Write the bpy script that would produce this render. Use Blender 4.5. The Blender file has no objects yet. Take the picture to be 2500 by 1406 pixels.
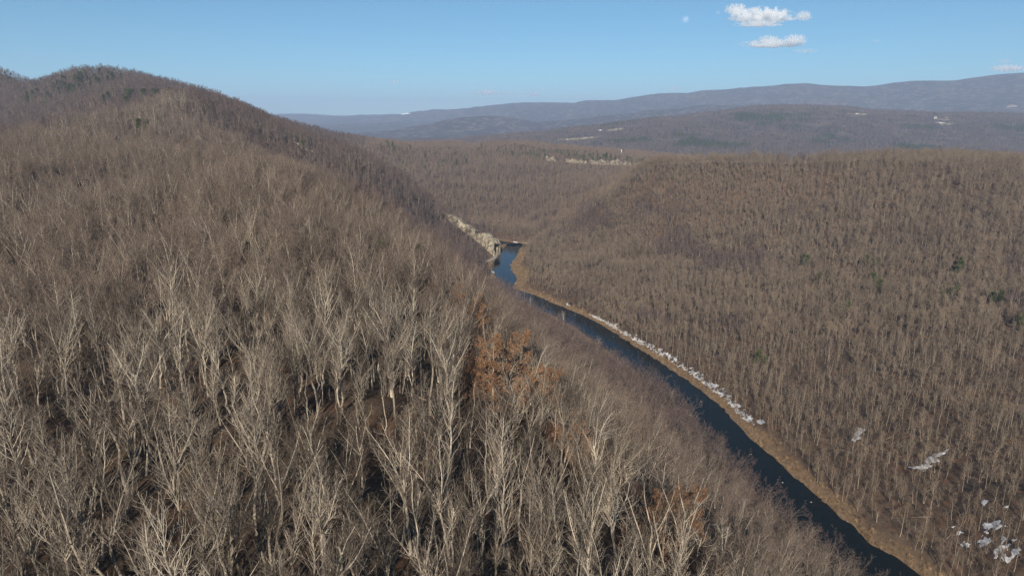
import bpy, math, random
import numpy as np
from mathutils import Vector, Matrix

# ------------------------------------------------------------------ camera, sky, sun, exposure
scene = bpy.context.scene
COL = scene.collection

cam_data = bpy.data.cameras.new('camera')
cam = bpy.data.objects.new('camera', cam_data)
COL.objects.link(cam)
cam.location = (0, 0, 0)
cam.rotation_euler = (math.radians(90 - 13.9), 0, 0)
cam_data.sensor_width = 36.0
cam_data.lens = 24.0
cam_data.clip_start = 1.0
cam_data.clip_end = 90000.0
scene.camera = cam

SUN_EL, SUN_BEHIND = math.radians(27), math.radians(7)      # low winter sun behind the viewer, a little to the left
world = bpy.data.worlds.new('World')
scene.world = world
world.use_nodes = True
wn = world.node_tree
wn.nodes.clear()
sky = wn.nodes.new('ShaderNodeTexSky')
sky.sky_type = 'NISHITA'
sky.sun_disc = False
sky.sun_elevation = SUN_EL
sky.sun_rotation = math.pi + SUN_BEHIND
sky.altitude = 1500
sky.air_density = 0.85
sky.dust_density = 0.0
sky.ozone_density = 5.0
bg = wn.nodes.new('ShaderNodeBackground')
bg.inputs['Strength'].default_value = 0.0597
out = wn.nodes.new('ShaderNodeOutputWorld')
tint = wn.nodes.new('ShaderNodeMix')
tint.data_type = 'RGBA'
tint.blend_type = 'MULTIPLY'
tint.inputs[0].default_value = 1.0
tint.inputs[7].default_value = (0.71, 0.98, 0.90, 1)       # clear winter air: one even tint over the whole sky
wn.links.new(sky.outputs[0], tint.inputs[6])
wn.links.new(tint.outputs[2], bg.inputs['Color'])
wn.links.new(bg.outputs[0], out.inputs['Surface'])

sun_data = bpy.data.lights.new('sun', 'SUN')
sun_data.energy = 4.0
sun_data.angle = math.radians(0.53)
sun_data.color = (1.0, 0.91, 0.775)
sun = bpy.data.objects.new('sun', sun_data)
COL.objects.link(sun)
_d = Vector((math.sin(SUN_BEHIND) * math.cos(SUN_EL), math.cos(SUN_BEHIND) * math.cos(SUN_EL), -math.sin(SUN_EL)))
sun.rotation_euler = _d.to_track_quat('-Z', 'Y').to_euler()
sun.location = (-100, -800, 500)

vs = scene.view_settings
vs.view_transform = 'Standard'
vs.look = 'None'
vs.gamma = 1.0
vs.exposure = 0.8
vs.use_curve_mapping = False
cy = scene.cycles
cy.max_bounces = 12
cy.diffuse_bounces = 3
cy.glossy_bounces = 2
cy.transmission_bounces = 2
cy.transparent_max_bounces = 8
cy.volume_bounces = 10
cy.use_adaptive_sampling = False
cy.use_denoising = True
cy.denoising_input_passes = "RGB_ALBEDO_NORMAL"
cy.denoising_prefilter = "NONE"

# ------------------------------------------------------------------ land (height of the ground in metres, camera at z = 0)
# --- land ---
RIDGE_SPUR = [(148, 8433, -60), (738, 8446, -7), (1312, 8358, 54), (1872, 8272, 123), (2352, 8281, 161), (2843, 8175, 149), (3554, 8171, 131)]
CONTROL = [(-37, 83, -61), (-45, 103, -61), (-58, 139, -62), (-80, 196, -61), (-96, 238, -58), (-115, 291, -53), (-156, 400, -49), (-211, 545, -44), (-289, 754, -34), (-73, 84, -63), (-14, 83, -61), (0, 87, -65), (-88, 106, -62), (-18, 105, -62), (-114, 141, -63), (-22, 139, -62), (-157, 201, -62), (-43, 196, -61), (-210, 274, -59), (-157, 269, -58), (-66, 269, -58), (-234, 410, -50), (-300, 400, -49), (-420, 568, -36), (-461, 695, -24), (-492, 844, -5), (-529, 1013, 13), (-384, 821, -14), (-305, 629, -40), (-1101, 1777, 104), (-826, 1510, 64), (-566, 1193, 35), (-517, 1161, 31), (-437, 1155, 5), (-373, 1158, -23), (-276, 1171, -57), (-174, 1167, -111), (-108, 1120, -156), (-65, 1079, -179), (-35, 1039, -192), (-966, 1440, -8), (-828, 1228, -35), (-862, 1178, -26), (-1152, 1658, 38), (-1436, 1986, 117), (-1391, 1984, 109), (-1283, 1871, 65), (-1176, 1712, 48), (-1242, 1875, 82), (-1390, 2028, 78), (-1740, 2098, 152), (-780, 1346, 27), (-558, 610, -31), (-270, 284, -61), (-139, 139, -62), (-115, 480, -59), (-60, 328, -68), (-32, 260, -72), (-13, 214, -72), (5, 166, -78), (19, 144, -82), (31, 132, -90), (43, 124, -101), (-210, 1010, -81), (-150, 1000, -122), (-90, 986, -180), (-270, 1014, -64), (-330, 1019, -46), (-108, 714, -113), (-62, 784, -163), (227, 1094, -76), (286, 1075, -68), (374, 1056, -64), (450, 1015, -62), (518, 974, -61), (586, 943, -61), (675, 911, -66), (198, 1111, -91), (540, 714, -113), (420, 540, -150), (300, 371, -165), (232, 276, -173), (206, 239, -178), (388, 660, -162), (433, 749, -137), (484, 850, -104), (281, 699, -172), (331, 838, -153), (367, 940, -115), (195, 917, -168), (212, 1010, -123), (126, 1041, -165), (79, 861, -184), (818, 888, -77), (484, 498, -154), (317, 288, -169), (37, 1239, -196), (43, 1450, -177), (49, 1662, -153), (57, 1927, -121), (66, 2244, -90), (-270, 1826, -115), (-345, 2347, -90), (-546, 2655, -93), (300, 2031, -117), (399, 1926, -127), (-80, 1320, -201), (-135, 1506, -157), (0, 0, -60), (-100, 0, -62), (60, 0, -90), (140, 0, -150), (-250, 0, -75), (0, -80, -66), (0, 45, -60), (-200, -80, -75), (120, -80, -140), (-600, 1000, -75), (-1000, 900, -60), (-900, 2200, 0), (-200, 740, -88), (-160, 860, -122), (-240, 870, -92), (-310, 900, -66), (-550, 1550, -70), (-330, 1480, -140), (-180, 1450, -170), (-100, 1300, -196), (-60, 1400, -190), (320, 1180, -90), (300, 1300, -98), (420, 1100, -84), (600, 1250, -85), (1000, 1200, -80), (300, 1600, -120), (800, 1700, -140), (1500, 1500, -120), (1500, 900, -90), (-400, 2700, -110), (-300, 3200, -170), (300, 3000, -160), (1000, 2600, -165), (2000, 2600, -160), (-1500, 2000, 60), (-1500, 1200, 20), (-1200, 500, -90), (1200, 600, -120), (900, 200, -170), (2000, 3400, -180), (-1200, 3200, -120), (-2500, 2500, 0), (-2000, 500, -120), (-8, 1008, -199), (26, 1012, -196), (-9, 859, -199), (25, 863, -196), (9, 776, -199), (43, 780, -196), (68, 666, -199), (102, 670, -196), (118, 522, -199), (152, 526, -196), (139, 407, -199), (173, 411, -196), (154, 323, -199), (188, 327, -196), (170, 268, -199), (204, 272, -196), (191, 150, -199), (225, 154, -196), (-17, 768, -193), (42, 658, -193), (92, 514, -193), (113, 399, -193), (128, 315, -193), (144, 260, -193), (165, 142, -193), (-55, 475, -100), (30, 465, -155), (-10, 330, -100), (60, 330, -150), (50, 152, -112), (110, 150, -160), (-90, 600, -112), (-20, 600, -160), (-70, 720, -158), (-75, 850, -170), (120, 60, -140)]
RIVER = [(-425, 1388, 13), (-256, 1323, 13), (-118, 1230, 13), (-29, 1131, 13), (16, 1098, 13), (3, 1089, 13), (-6, 1010, 13), (-16, 935, 13), (-7, 858, 13), (-12, 803, 13), (13, 769, 13), (38, 722, 14), (71, 660, 14), (97, 584, 15), (119, 517, 15), (134, 457, 15), (139, 405, 15), (147, 357, 15), (154, 320, 15), (160, 287, 15), (170, 263, 15), (181, 222, 15), (191, 148, 15), (199, 49, 15), (205, -121, 15)]
RIDGE_FAR2 = [(0, 4396, -137), (396, 4510, -94), (810, 4624, -46), (1107, 4635, -1), (1518, 4748, 39), (1833, 4860, 75), (2115, 4860, 75), (2397, 4854, 48), (2960, 4848, 26), (3524, 4846, 18), (4751, 4951, 24)]
HILL3 = [(-1140, 7799, -122), (-684, 7821, -33), (-456, 7834, 20), (-228, 7839, 37), (-46, 7830, 2), (228, 7813, -64), (912, 7799, -122)]
RIDGE_FAR1 = [(-5399, 15466, 56), (-4679, 15477, 100), (-4049, 15464, 48), (-2609, 14963, 105), (-1680, 14454, 126), (-810, 13961, 216), (0, 13453, 246), (375, 12950, 294), (1080, 12432, 283), (1770, 12237, 326), (2759, 11950, 418), (3242, 11942, 385), (3629, 11450, 477), (4409, 10946, 523), (5201, 10626, 478), (5639, 10416, 463), (5938, 10226, 528), (6554, 9916, 523), (6710, 9820, 550), (6899, 9627, 602), (7828, 9430, 642)]
RIDGE_FARTHEST = [(-9934, 24760, 146), (-8782, 24757, 132), (-7630, 24771, 188), (-6767, 24757, 132), (-5615, 24743, 76), (-3599, 24736, 48), (720, 24736, 48)]
HILL_LEFT = [(-3629, 11307, -100), (-2639, 11312, -80), (-1650, 11321, -42), (-1122, 11317, -61)]
WATER_Z = -200.0


def tps_fit(pts):
    X = np.array([p[:2] for p in pts], float) / 1000.
    z = np.array([p[2] for p in pts], float)
    n = len(X)
    d = np.linalg.norm(X[:, None] - X[None], axis=2)
    K = np.where(d > 0, d * d * np.log(d + 1e-12), 0) + np.eye(n) * 2e-4
    Pm = np.c_[np.ones(n), X]
    A = np.zeros((n + 3, n + 3))
    A[:n, :n] = K
    A[:n, n:] = Pm
    A[n:, :n] = Pm.T
    return X, np.linalg.solve(A, np.r_[z, 0, 0, 0])


TPS_X, TPS_S = tps_fit(CONTROL)


def tps_eval(x, y):
    sh = np.shape(x)
    Q = np.c_[np.ravel(x), np.ravel(y)] / 1000.
    res = np.empty(len(Q))
    n = len(TPS_X)
    for i in range(0, len(Q), 20000):
        q = Q[i:i + 20000]
        d2 = ((q[:, None] - TPS_X[None]) ** 2).sum(2)
        res[i:i + 20000] = (0.5 * d2 * np.log(d2 + 1e-20)) @ TPS_S[:n] + TPS_S[n] + q @ TPS_S[n + 1:]
    return res.reshape(sh)


def vnoise(x, y, seed=0):
    """value noise, range -1..1"""
    x = np.asarray(x, float)
    y = np.asarray(y, float)
    xi = np.floor(x).astype(np.int64)
    yi = np.floor(y).astype(np.int64)
    fx = x - xi
    fy = y - yi
    fx = fx * fx * fx * (fx * (fx * 6 - 15) + 10)
    fy = fy * fy * fy * (fy * (fy * 6 - 15) + 10)

    def hsh(a, b):
        h = (a * 374761393 + b * 668265263 + seed * 974634541) & 0xFFFFFFFF
        h = ((h ^ (h >> 13)) * 1274126177) & 0xFFFFFFFF
        return ((h ^ (h >> 16)) & 0xFFFFFF) / float(0xFFFFFF) * 2 - 1
    v00, v10, v01, v11 = hsh(xi, yi), hsh(xi + 1, yi), hsh(xi, yi + 1), hsh(xi + 1, yi + 1)
    return (v00 * (1 - fx) + v10 * fx) * (1 - fy) + (v01 * (1 - fx) + v11 * fx) * fy


def fbm(x, y, octaves=4, seed=0):
    s, a = 0, 1.0
    for k in range(octaves):
        s = s + a * vnoise(x * 2 ** k + 17.3 * k, y * 2 ** k - 9.1 * k, seed + k)
        a *= 0.5
    return s


def sstep(t):
    t = np.clip(t, 0, 1)
    return t * t * (3 - 2 * t)


def _catmull(pts, n=6):
    P = np.array(pts, float)
    Q = np.vstack([2 * P[0] - P[1], P, 2 * P[-1] - P[-2]])
    res = []
    for i in range(1, len(Q) - 2):
        for t in np.linspace(0, 1, n, endpoint=False):
            a, b, c, d = Q[i - 1], Q[i], Q[i + 1], Q[i + 2]
            res.append(0.5 * (2 * b + (c - a) * t + (2 * a - 5 * b + 4 * c - d) * t * t + (3 * b - a - 3 * c + d) * t ** 3))
    res.append(P[-1])
    return np.array(res)


RIVER_LINE = _catmull(RIVER)


def river_distance(x, y):
    """distance to the water's edge (negative in the water), side (+1 the right slope, -1 the near ridge)"""
    x = np.asarray(x, float)
    y = np.asarray(y, float)
    best = np.full(x.shape, 1e9)
    side = np.ones(x.shape)
    raw = np.full(x.shape, 1e9)
    for (ax, ay, aw), (bx, by, bw) in zip(RIVER_LINE[:-1], RIVER_LINE[1:]):
        dx, dy = bx - ax, by - ay
        L = dx * dx + dy * dy
        t = np.clip(((x - ax) * dx + (y - ay) * dy) / L, 0, 1)
        d = np.hypot(x - ax - t * dx, y - ay - t * dy)
        m = d < raw
        raw = np.where(m, d, raw)
        best = np.where(m, d - (aw + t * (bw - aw)), best)
        side = np.where(m, np.where(dx * (y - ay) - dy * (x - ax) > 0, 1.0, -1.0), side)
    return best, side


def ridge_height(x, y, crest, w, seed, amp):
    best = np.full(x.shape, -190.0)
    gb = np.zeros(x.shape)
    for (ax, ay, az), (bx, by, bz) in zip(crest[:-1], crest[1:]):
        dx, dy = bx - ax, by - ay
        L = dx * dx + dy * dy
        t = np.clip(((x - ax) * dx + (y - ay) * dy) / L, 0, 1)
        ex, ey = x - ax - t * dx, y - ay - t * dy
        d = np.hypot(ex, ey)
        zc = az + t * (bz - az)
        g = np.exp(-(d / w) ** 2)
        best = np.maximum(best, -190 + (zc + 190) * g)
        gb = np.maximum(gb, g)
    s = fbm(x / w * 2.6 + y / w * 0.5, y / w * 0.8, 4, seed)
    flank = np.sqrt(gb) * np.clip(1.12 - gb, 0, 1) * np.clip((best + 190) / 250, 0, 1)
    return best - np.abs(s) * amp * flank + amp * 0.15 * flank


def far_height(x, y):
    h = np.full(x.shape, -190.0) + 18 * fbm(x / 900, y / 900, 4, 3)
    for crest, w, seed, amp in ((RIDGE_FAR2, 900, 11, 70), (RIDGE_SPUR, 1000, 61, 110), (HILL3, 700, 21, 50), (RIDGE_FAR1, 2300, 31, 260),
                                (RIDGE_FARTHEST, 3000, 41, 60), (HILL_LEFT, 1300, 51, 50)):
        h = np.maximum(h, ridge_height(x, y, crest, w, seed, amp))
    return h


def height(x, y):
    x = np.asarray(x, float)
    y = np.asarray(y, float)
    b = sstep((y - 2500) / 900)
    h = np.zeros(x.shape)
    m = b < 1
    if m.any():
        h[m] = tps_eval(x[m], y[m])
    m2 = b > 0
    f = np.zeros(x.shape)
    if m2.any():
        f[m2] = far_height(x[m2], y[m2])
    h = h * (1 - b) + f * b
    far = sstep((y - 600) / 900)
    h = h + 1.3 * fbm(x / 34, y / 34, 4, 5) * (1 - b) + 9 * far * (1 - b) * (np.abs(fbm(x / 210, y / 260, 3, 8)) - 0.4)
    d, side = river_distance(x, y)
    gul = np.abs(fbm(x / 95 + y / 160, y / 120 - x / 240, 3, 15))
    h = h - np.where(side > 0, 9.0, 5.0) * sstep((d - 30) / 60) * sstep((1400 - y) / 200) * np.clip(0.5 - gul, 0, 1) * (1 - sstep((h + 110) / 35))
    hol = np.abs(fbm(x / 150 + y / 420, y / 230 - x / 500, 3, 25))
    h = h - np.where(side < 0, 15.0, 0.0) * np.clip(0.42 - hol, 0, 1) * sstep((y - 130) / 160) * sstep((1150 - y) / 150) * sstep((h + 100) / 40)
    wob = 1.6 * vnoise(x / 9, y / 9, 61) + 0.8 * vnoise(x / 3.7, y / 3.7, 62)
    e = d + wob
    flat = np.where(side > 0, 11.0, 7.0)
    bank = WATER_Z + np.where(e < 0, np.maximum(e * 0.35, -2.5), np.minimum(e, flat) * 0.16 + np.maximum(e - flat, 0) * 0.5)
    k = sstep((e - flat * 0.8) / 45)
    h = np.maximum(h, WATER_Z + 0.6 + np.clip(e, 0, 20) * 0.1)
    return np.where(e < flat * 0.8, np.minimum(bank, 400), bank * (1 - k) * 1.0 + h * k)
# --- end land ---

random.seed(7)
RNG = np.random.default_rng(11)


# ------------------------------------------------------------------ helpers
def tag(o, label=None, cat=None, group=None, kind=None):
    if label:
        o['label'] = label
    if cat:
        o['category'] = cat
    if group:
        o['group'] = group
    if kind:
        o['kind'] = kind
    return o


def mesh_from(name, verts, faces, mat=None, smooth=False):
    """verts (n,3) array, faces (m,k) array or list of index lists"""
    me = bpy.data.meshes.new(name)
    verts = np.asarray(verts, np.float32)
    if isinstance(faces, np.ndarray):
        m, k = faces.shape
        me.vertices.add(len(verts))
        me.vertices.foreach_set('co', verts.ravel())
        me.loops.add(m * k)
        me.loops.foreach_set('vertex_index', faces.astype(np.int32).ravel())
        me.polygons.add(m)
        me.polygons.foreach_set('loop_start', np.arange(0, m * k, k, dtype=np.int32))
        me.polygons.foreach_set('use_smooth', np.full(m, bool(smooth)))
        me.update(calc_edges=True)
    else:
        me.from_pydata([tuple(v) for v in verts], [], faces)
        me.polygons.foreach_set('use_smooth', np.full(len(me.polygons), bool(smooth)))
        me.update()
    if mat is not None:
        for mm in (mat if isinstance(mat, (list, tuple)) else [mat]):
            me.materials.append(mm)
    return me


def obj(name, me, parent=None, loc=None):
    o = bpy.data.objects.new(name, me)
    COL.objects.link(o)
    if parent is not None:
        o.parent = parent
    if loc is not None:
        o.location = loc
    return o


class NT:
    """small node-tree helper"""
    def __init__(self, name):
        self.m = bpy.data.materials.new(name)
        self.m.use_nodes = True
        self.t = self.m.node_tree
        self.t.nodes.clear()
        self.out = self.t.nodes.new('ShaderNodeOutputMaterial')

    def n(self, typ, **kw):
        nd = self.t.nodes.new(typ)
        for k, v in kw.items():
            setattr(nd, k, v)
        return nd

    def l(self, a, b):
        self.t.links.new(a, b)

    def noise(self, scale, detail=3, rough=0.55, vec=None, dim='3D'):
        nd = self.n('ShaderNodeTexNoise', noise_dimensions=dim)
        nd.inputs['Scale'].default_value = scale
        nd.inputs['Detail'].default_value = detail
        nd.inputs['Roughness'].default_value = rough
        if vec is not None:
            self.l(vec, nd.inputs['Vector'])
        return nd.outputs['Fac']

    def ramp(self, fac, stops):
        nd = self.n('ShaderNodeValToRGB')
        el = nd.color_ramp.elements
        while len(el) > len(stops):
            el.remove(el[-1])
        while len(el) < len(stops):
            el.new(1.0)
        for e, (p, c) in zip(el, stops):
            e.position = p
            e.color = tuple(c) + (1,) if len(c) == 3 else c
        self.l(fac, nd.inputs['Fac'])
        return nd.outputs['Color']

    def mix(self, fac, a, b, mode='MIX'):
        nd = self.n('ShaderNodeMix', data_type='RGBA', blend_type=mode)
        for inp, v in ((0, fac), (6, a), (7, b)):
            s = nd.inputs[inp]
            if isinstance(v, (int, float)):
                s.default_value = v
            elif isinstance(v, tuple):
                s.default_value = v + (1,) if len(v) == 3 else v
            else:
                self.l(v, s)
        return nd.outputs[2]

    def math(self, op, a, b=None, clamp=False):
        nd = self.n('ShaderNodeMath', operation=op, use_clamp=clamp)
        for inp, v in ((0, a), (1, b)):
            if v is None:
                continue
            if isinstance(v, (int, float)):
                nd.inputs[inp].default_value = v
            else:
                self.l(v, nd.inputs[inp])
        return nd.outputs[0]

    def attr(self, name):
        nd = self.n('ShaderNodeAttribute')
        nd.attribute_name = name
        return nd.outputs['Fac']

    def bsdf(self, color, rough=0.9, spec=0.1, bump=None, bump_strength=0.3, bump_dist=0.1):
        b = self.n('ShaderNodeBsdfPrincipled')
        if isinstance(color, tuple):
            b.inputs['Base Color'].default_value = color + (1,)
        else:
            self.l(color, b.inputs['Base Color'])
        b.inputs['Roughness'].default_value = rough
        b.inputs['Specular IOR Level'].default_value = spec
        if bump is not None:
            bn = self.n('ShaderNodeBump')
            bn.inputs['Strength'].default_value = bump_strength
            bn.inputs['Distance'].default_value = bump_dist
            self.l(bump, bn.inputs['Height'])
            self.l(bn.outputs[0], b.inputs['Normal'])
        self.l(b.outputs[0], self.out.inputs['Surface'])
        return b


# ------------------------------------------------------------------ materials
def mat_ground():
    t = NT('leaf_litter')
    pos = t.n('ShaderNodeNewGeometry').outputs['Position']
    fine = t.noise(1.6, 6, 0.65, pos)
    mid = t.noise(0.11, 4, 0.6, pos)
    big = t.noise(0.012, 3, 0.5, pos)
    c = t.ramp(fine, [(0.28, (0.035, 0.024, 0.018)), (0.5, (0.10, 0.068, 0.047)), (0.72, (0.21, 0.145, 0.098))])
    red = t.ramp(mid, [(0.5, (0, 0, 0)), (0.64, (1, 1, 1))])
    c = t.mix(t.math('MULTIPLY', red, 0.7), c, (0.15, 0.07, 0.035))
    green = t.ramp(t.noise(0.085, 3, 0.5, t.n('ShaderNodeNewGeometry').outputs['Position']), [(0.6, (0, 0, 0)), (0.7, (1, 1, 1))])
    c = t.mix(t.math('MULTIPLY', green, 0.35), c, (0.11, 0.10, 0.03))
    c = t.mix(t.ramp(big, [(0.35, (0, 0, 0)), (0.65, (0.5, 0.5, 0.5))]), c, (0.12, 0.088, 0.062))
    c = t.mix(t.ramp(t.noise(0.3, 4, 0.65, pos), [(0.42, (0, 0, 0)), (0.62, (0.75, 0.75, 0.75))]), c, (0.05, 0.036, 0.027))
    # dry grass on the river banks
    g = t.ramp(t.noise(0.5, 5, 0.6, pos), [(0.3, (0.12, 0.075, 0.045)), (0.7, (0.25, 0.175, 0.105))])
    c = t.mix(t.attr('dry_grass'), c, g)
    # the far country: woods seen from kilometres away
    tree = t.n('ShaderNodeTexVoronoi')
    tree.inputs['Scale'].default_value = 1 / 16.0
    t.l(pos, tree.inputs['Vector'])
    w1 = t.noise(0.0022, 5, 0.6, pos)
    w2 = t.math('ADD', t.math('MULTIPLY', t.noise(0.02, 4, 0.7, pos), 0.5), t.math('MULTIPLY', t.noise(0.0028, 5, 0.65, pos), 0.5))
    far = t.ramp(w2, [(0.3, (0.035, 0.028, 0.028)), (0.5, (0.09, 0.072, 0.065)), (0.72, (0.19, 0.15, 0.13))])
    far = t.mix(t.ramp(w1, [(0.55, (0, 0, 0)), (0.68, (1, 1, 1))]), far, (0.035, 0.05, 0.035))
    spk = t.n('ShaderNodeSeparateColor')
    t.l(tree.outputs['Color'], spk.inputs[0])
    far = t.mix(t.math('MULTIPLY', spk.outputs[0], 0.55), far, (0.035, 0.03, 0.028))
    clump = t.n('ShaderNodeTexVoronoi')
    clump.inputs['Scale'].default_value = 1 / 55.0
    t.l(pos, clump.inputs['Vector'])
    spk2 = t.n('ShaderNodeSeparateColor')
    t.l(clump.outputs['Color'], spk2.inputs[0])
    far = t.mix(t.math('MULTIPLY', spk2.outputs[0], 0.6), far, (0.03, 0.026, 0.026))
    far = t.mix(t.math('MULTIPLY', t.math('GREATER_THAN', spk2.outputs[1], 0.8), 0.6), far, (0.2, 0.155, 0.135))
    c = t.mix(t.attr('far_woods'), c, far)
    # bump: litter close by, tree tops far away
    hgt = t.math('ADD', t.math('MULTIPLY', fine, 0.35),
                 t.math('MULTIPLY', t.math('MULTIPLY', t.math('SUBTRACT', 1.0, tree.outputs['Distance']), 16.0), t.attr('far_woods')))
    t.bsdf(c, 0.95, 0.05, hgt, 0.8, 1.0)
    return t.m


def mat_bark(name, dark, light, rnd=0.5):
    t = NT(name)
    oi = t.n('ShaderNodeObjectInfo')
    tc = t.n('ShaderNodeTexCoord').outputs['Object']
    n1 = t.noise(2.2, 4, 0.6, tc)
    base = t.mix(t.math('ADD', t.math('MULTIPLY', n1, 1.0), t.math('MULTIPLY', t.math('SUBTRACT', oi.outputs['Random'], 0.5), rnd), True), dark, light)
    patch = t.ramp(t.noise(0.9, 3, 0.6, tc), [(0.55, (0, 0, 0)), (0.7, (1, 1, 1))])
    base = t.mix(t.math('MULTIPLY', patch, 0.45), base, tuple(0.45 * x for x in light))
    t.bsdf(base, 0.9, 0.1, t.noise(6, 4, 0.6, tc), 0.5, 0.05)
    return t.m


def mat_twig(name, a, b, c):
    """twig colour drifts from stand to stand as the kinds of tree change"""
    t = NT(name)
    oi = t.n('ShaderNodeObjectInfo')
    stand = t.ramp(t.noise(0.012, 3, 0.6, oi.outputs['Location']), [(0.38, (0, 0, 0)), (0.62, (1, 1, 1))])
    col = t.mix(stand, a, b)
    col = t.mix(t.math('MULTIPLY', oi.outputs['Random'], 0.7), col, c)
    # twigs of some trees mixed darker, singly and in small groups
    grp = t.ramp(t.noise(0.035, 2, 0.5, oi.outputs['Location']), [(0.6, (0, 0, 0)), (0.66, (1, 1, 1))])
    dk = t.math('MAXIMUM', t.math('MULTIPLY', t.math('GREATER_THAN', oi.outputs['Random'], 0.84), 0.6), t.math('MULTIPLY', grp, 0.5))
    col = t.mix(dk, col, tuple(0.38 * v for v in b))
    t.bsdf(col, 0.9, 0.1)
    return t.m


def mat_simple(name, lo, hi, scale=1.0, rough=0.9, spec=0.1, bump=0.0, objspace=True, rnd=0.0):
    t = NT(name)
    v = t.n('ShaderNodeTexCoord').outputs['Object'] if objspace else t.n('ShaderNodeNewGeometry').outputs['Position']
    n1 = t.noise(scale, 5, 0.6, v)
    f = t.ramp(n1, [(0.3, (0, 0, 0)), (0.7, (1, 1, 1))])
    if rnd:
        oi = t.n('ShaderNodeObjectInfo')
        f = t.math('ADD', f, t.math('MULTIPLY', t.math('SUBTRACT', oi.outputs['Random'], 0.5), rnd), True)
    t.bsdf(t.mix(f, lo, hi), rough, spec, n1 if bump else None, 0.8, bump)
    return t.m


def mat_water():
    t = NT('river_water')
    pos = t.n('ShaderNodeNewGeometry').outputs['Position']
    b = t.bsdf((0.003, 0.005, 0.004), 0.05, 0.17, t.noise(0.9, 4, 0.6, pos), 0.12, 0.06)
    b.inputs['IOR'].default_value = 1.333
    return t.m


def mat_rock():
    t = NT('cream_rock')
    pos = t.n('ShaderNodeNewGeometry').outputs['Position']
    mpp = t.n('ShaderNodeMapping')
    mpp.inputs['Scale'].default_value = (1.6, 1.6, 0.5)
    t.l(pos, mpp.inputs['Vector'])
    n1 = t.noise(0.2, 6, 0.65, mpp.outputs[0])
    c = t.ramp(n1, [(0.3, (0.15, 0.12, 0.085)), (0.5, (0.31, 0.265, 0.19)), (0.68, (0.49, 0.435, 0.325))])
    scrub = t.ramp(t.noise(0.16, 5, 0.7, t.n('ShaderNodeNewGeometry').outputs['Position']), [(0.48, (0, 0, 0)), (0.57, (1, 1, 1))])
    c = t.mix(t.math('MULTIPLY', scrub, 0.8), c, (0.085, 0.068, 0.045))
    t.bsdf(c, 0.95, 0.05, t.noise(0.5, 6, 0.7, pos), 1.0, 1.2)
    return t.m


M = {}
M['ground'] = mat_ground()
M['water'] = mat_water()
M['bark'] = mat_bark('grey_bark', (0.115, 0.094, 0.075), (0.46, 0.395, 0.315), 1.5)
M['bark_tan'] = mat_bark('tan_bark', (0.13, 0.10, 0.075), (0.38, 0.31, 0.235), 0.9)
M['bark_pale'] = mat_bark('pale_bark', (0.38, 0.34, 0.28), (0.62, 0.57, 0.49), 0.4)
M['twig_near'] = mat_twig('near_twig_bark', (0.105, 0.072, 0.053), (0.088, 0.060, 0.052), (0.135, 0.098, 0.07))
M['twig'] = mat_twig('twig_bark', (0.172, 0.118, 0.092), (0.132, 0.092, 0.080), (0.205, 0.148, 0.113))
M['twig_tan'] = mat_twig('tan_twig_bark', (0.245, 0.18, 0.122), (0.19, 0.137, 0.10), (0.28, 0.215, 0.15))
M['twig_sunny'] = mat_twig('light_twig_bark', (0.25, 0.18, 0.128), (0.19, 0.135, 0.105), (0.28, 0.21, 0.15))  # lighter copy: the sunlit look of the middle ridge is put into the colour
M['twig_mauve'] = mat_twig('mauve_twig_bark', (0.128, 0.090, 0.082), (0.115, 0.080, 0.075), (0.165, 0.118, 0.10))  # purple-brown kinds; the flank's weaker light is put into this tone too
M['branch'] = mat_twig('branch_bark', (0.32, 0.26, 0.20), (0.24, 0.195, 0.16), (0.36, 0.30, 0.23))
M['twig_dark'] = mat_twig('dark_twig_bark', (0.05, 0.037, 0.034), (0.042, 0.032, 0.032), (0.06, 0.045, 0.04))  # near black: shadow inside dense clumps, painted as twig colour
M['twig_russet'] = mat_twig('russet_twig', (0.155, 0.088, 0.06), (0.16, 0.10, 0.065), (0.14, 0.085, 0.06))
M['leaf_russet'] = mat_simple('dead_leaf', (0.135, 0.072, 0.042), (0.26, 0.15, 0.084), 0.6, rnd=0.8)
M['needle'] = mat_simple('pine_needles', (0.028, 0.042, 0.014), (0.10, 0.12, 0.036), 0.7, rnd=0.7)
M['pine_bark'] = mat_simple('pine_bark', (0.08, 0.055, 0.04), (0.2, 0.15, 0.11), 2.0)
M['snow'] = mat_simple('shaded_snow', (0.36, 0.36, 0.38), (0.74, 0.75, 0.77), 0.5, 0.8, 0.2, 0.15, objspace=False)  # snow with grey mottling that stands in for tree shadows
M['rock'] = mat_rock()
M['stone'] = mat_simple('river_stone', (0.3, 0.29, 0.27), (0.6, 0.58, 0.55), 1.5, 0.9, 0.1, 0.1)
M['gravel'] = mat_simple('road_gravel', (0.26, 0.23, 0.19), (0.42, 0.38, 0.32), 1.2, 0.95, 0.05, 0.05, objspace=False)
M['grass'] = mat_simple('dead_grass', (0.19, 0.12, 0.065), (0.35, 0.25, 0.145), 3.0, rnd=0.8)
M['field'] = mat_simple('field_grass', (0.20, 0.165, 0.12), (0.34, 0.29, 0.21), 0.02, 0.95, 0.05, objspace=False)
M['snow_field'] = mat_simple('snowy_field', (0.6, 0.6, 0.62), (0.8, 0.8, 0.82), 0.01, 0.95, 0.05, objspace=False)
M['pine_far'] = mat_simple('far_pinewood', (0.02, 0.035, 0.022), (0.05, 0.07, 0.04), 0.03, objspace=False, bump=4.0)


# ------------------------------------------------------------------ the ground: one sheet to the horizon, cut into named stretches
def axis(segments):
    a = [segments[0][0]]
    for lo, hi, st in segments:
        n = max(1, int(round((hi - lo) / st)))
        a += list(np.linspace(lo, hi, n + 1)[1:])
    return np.array(a)


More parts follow.
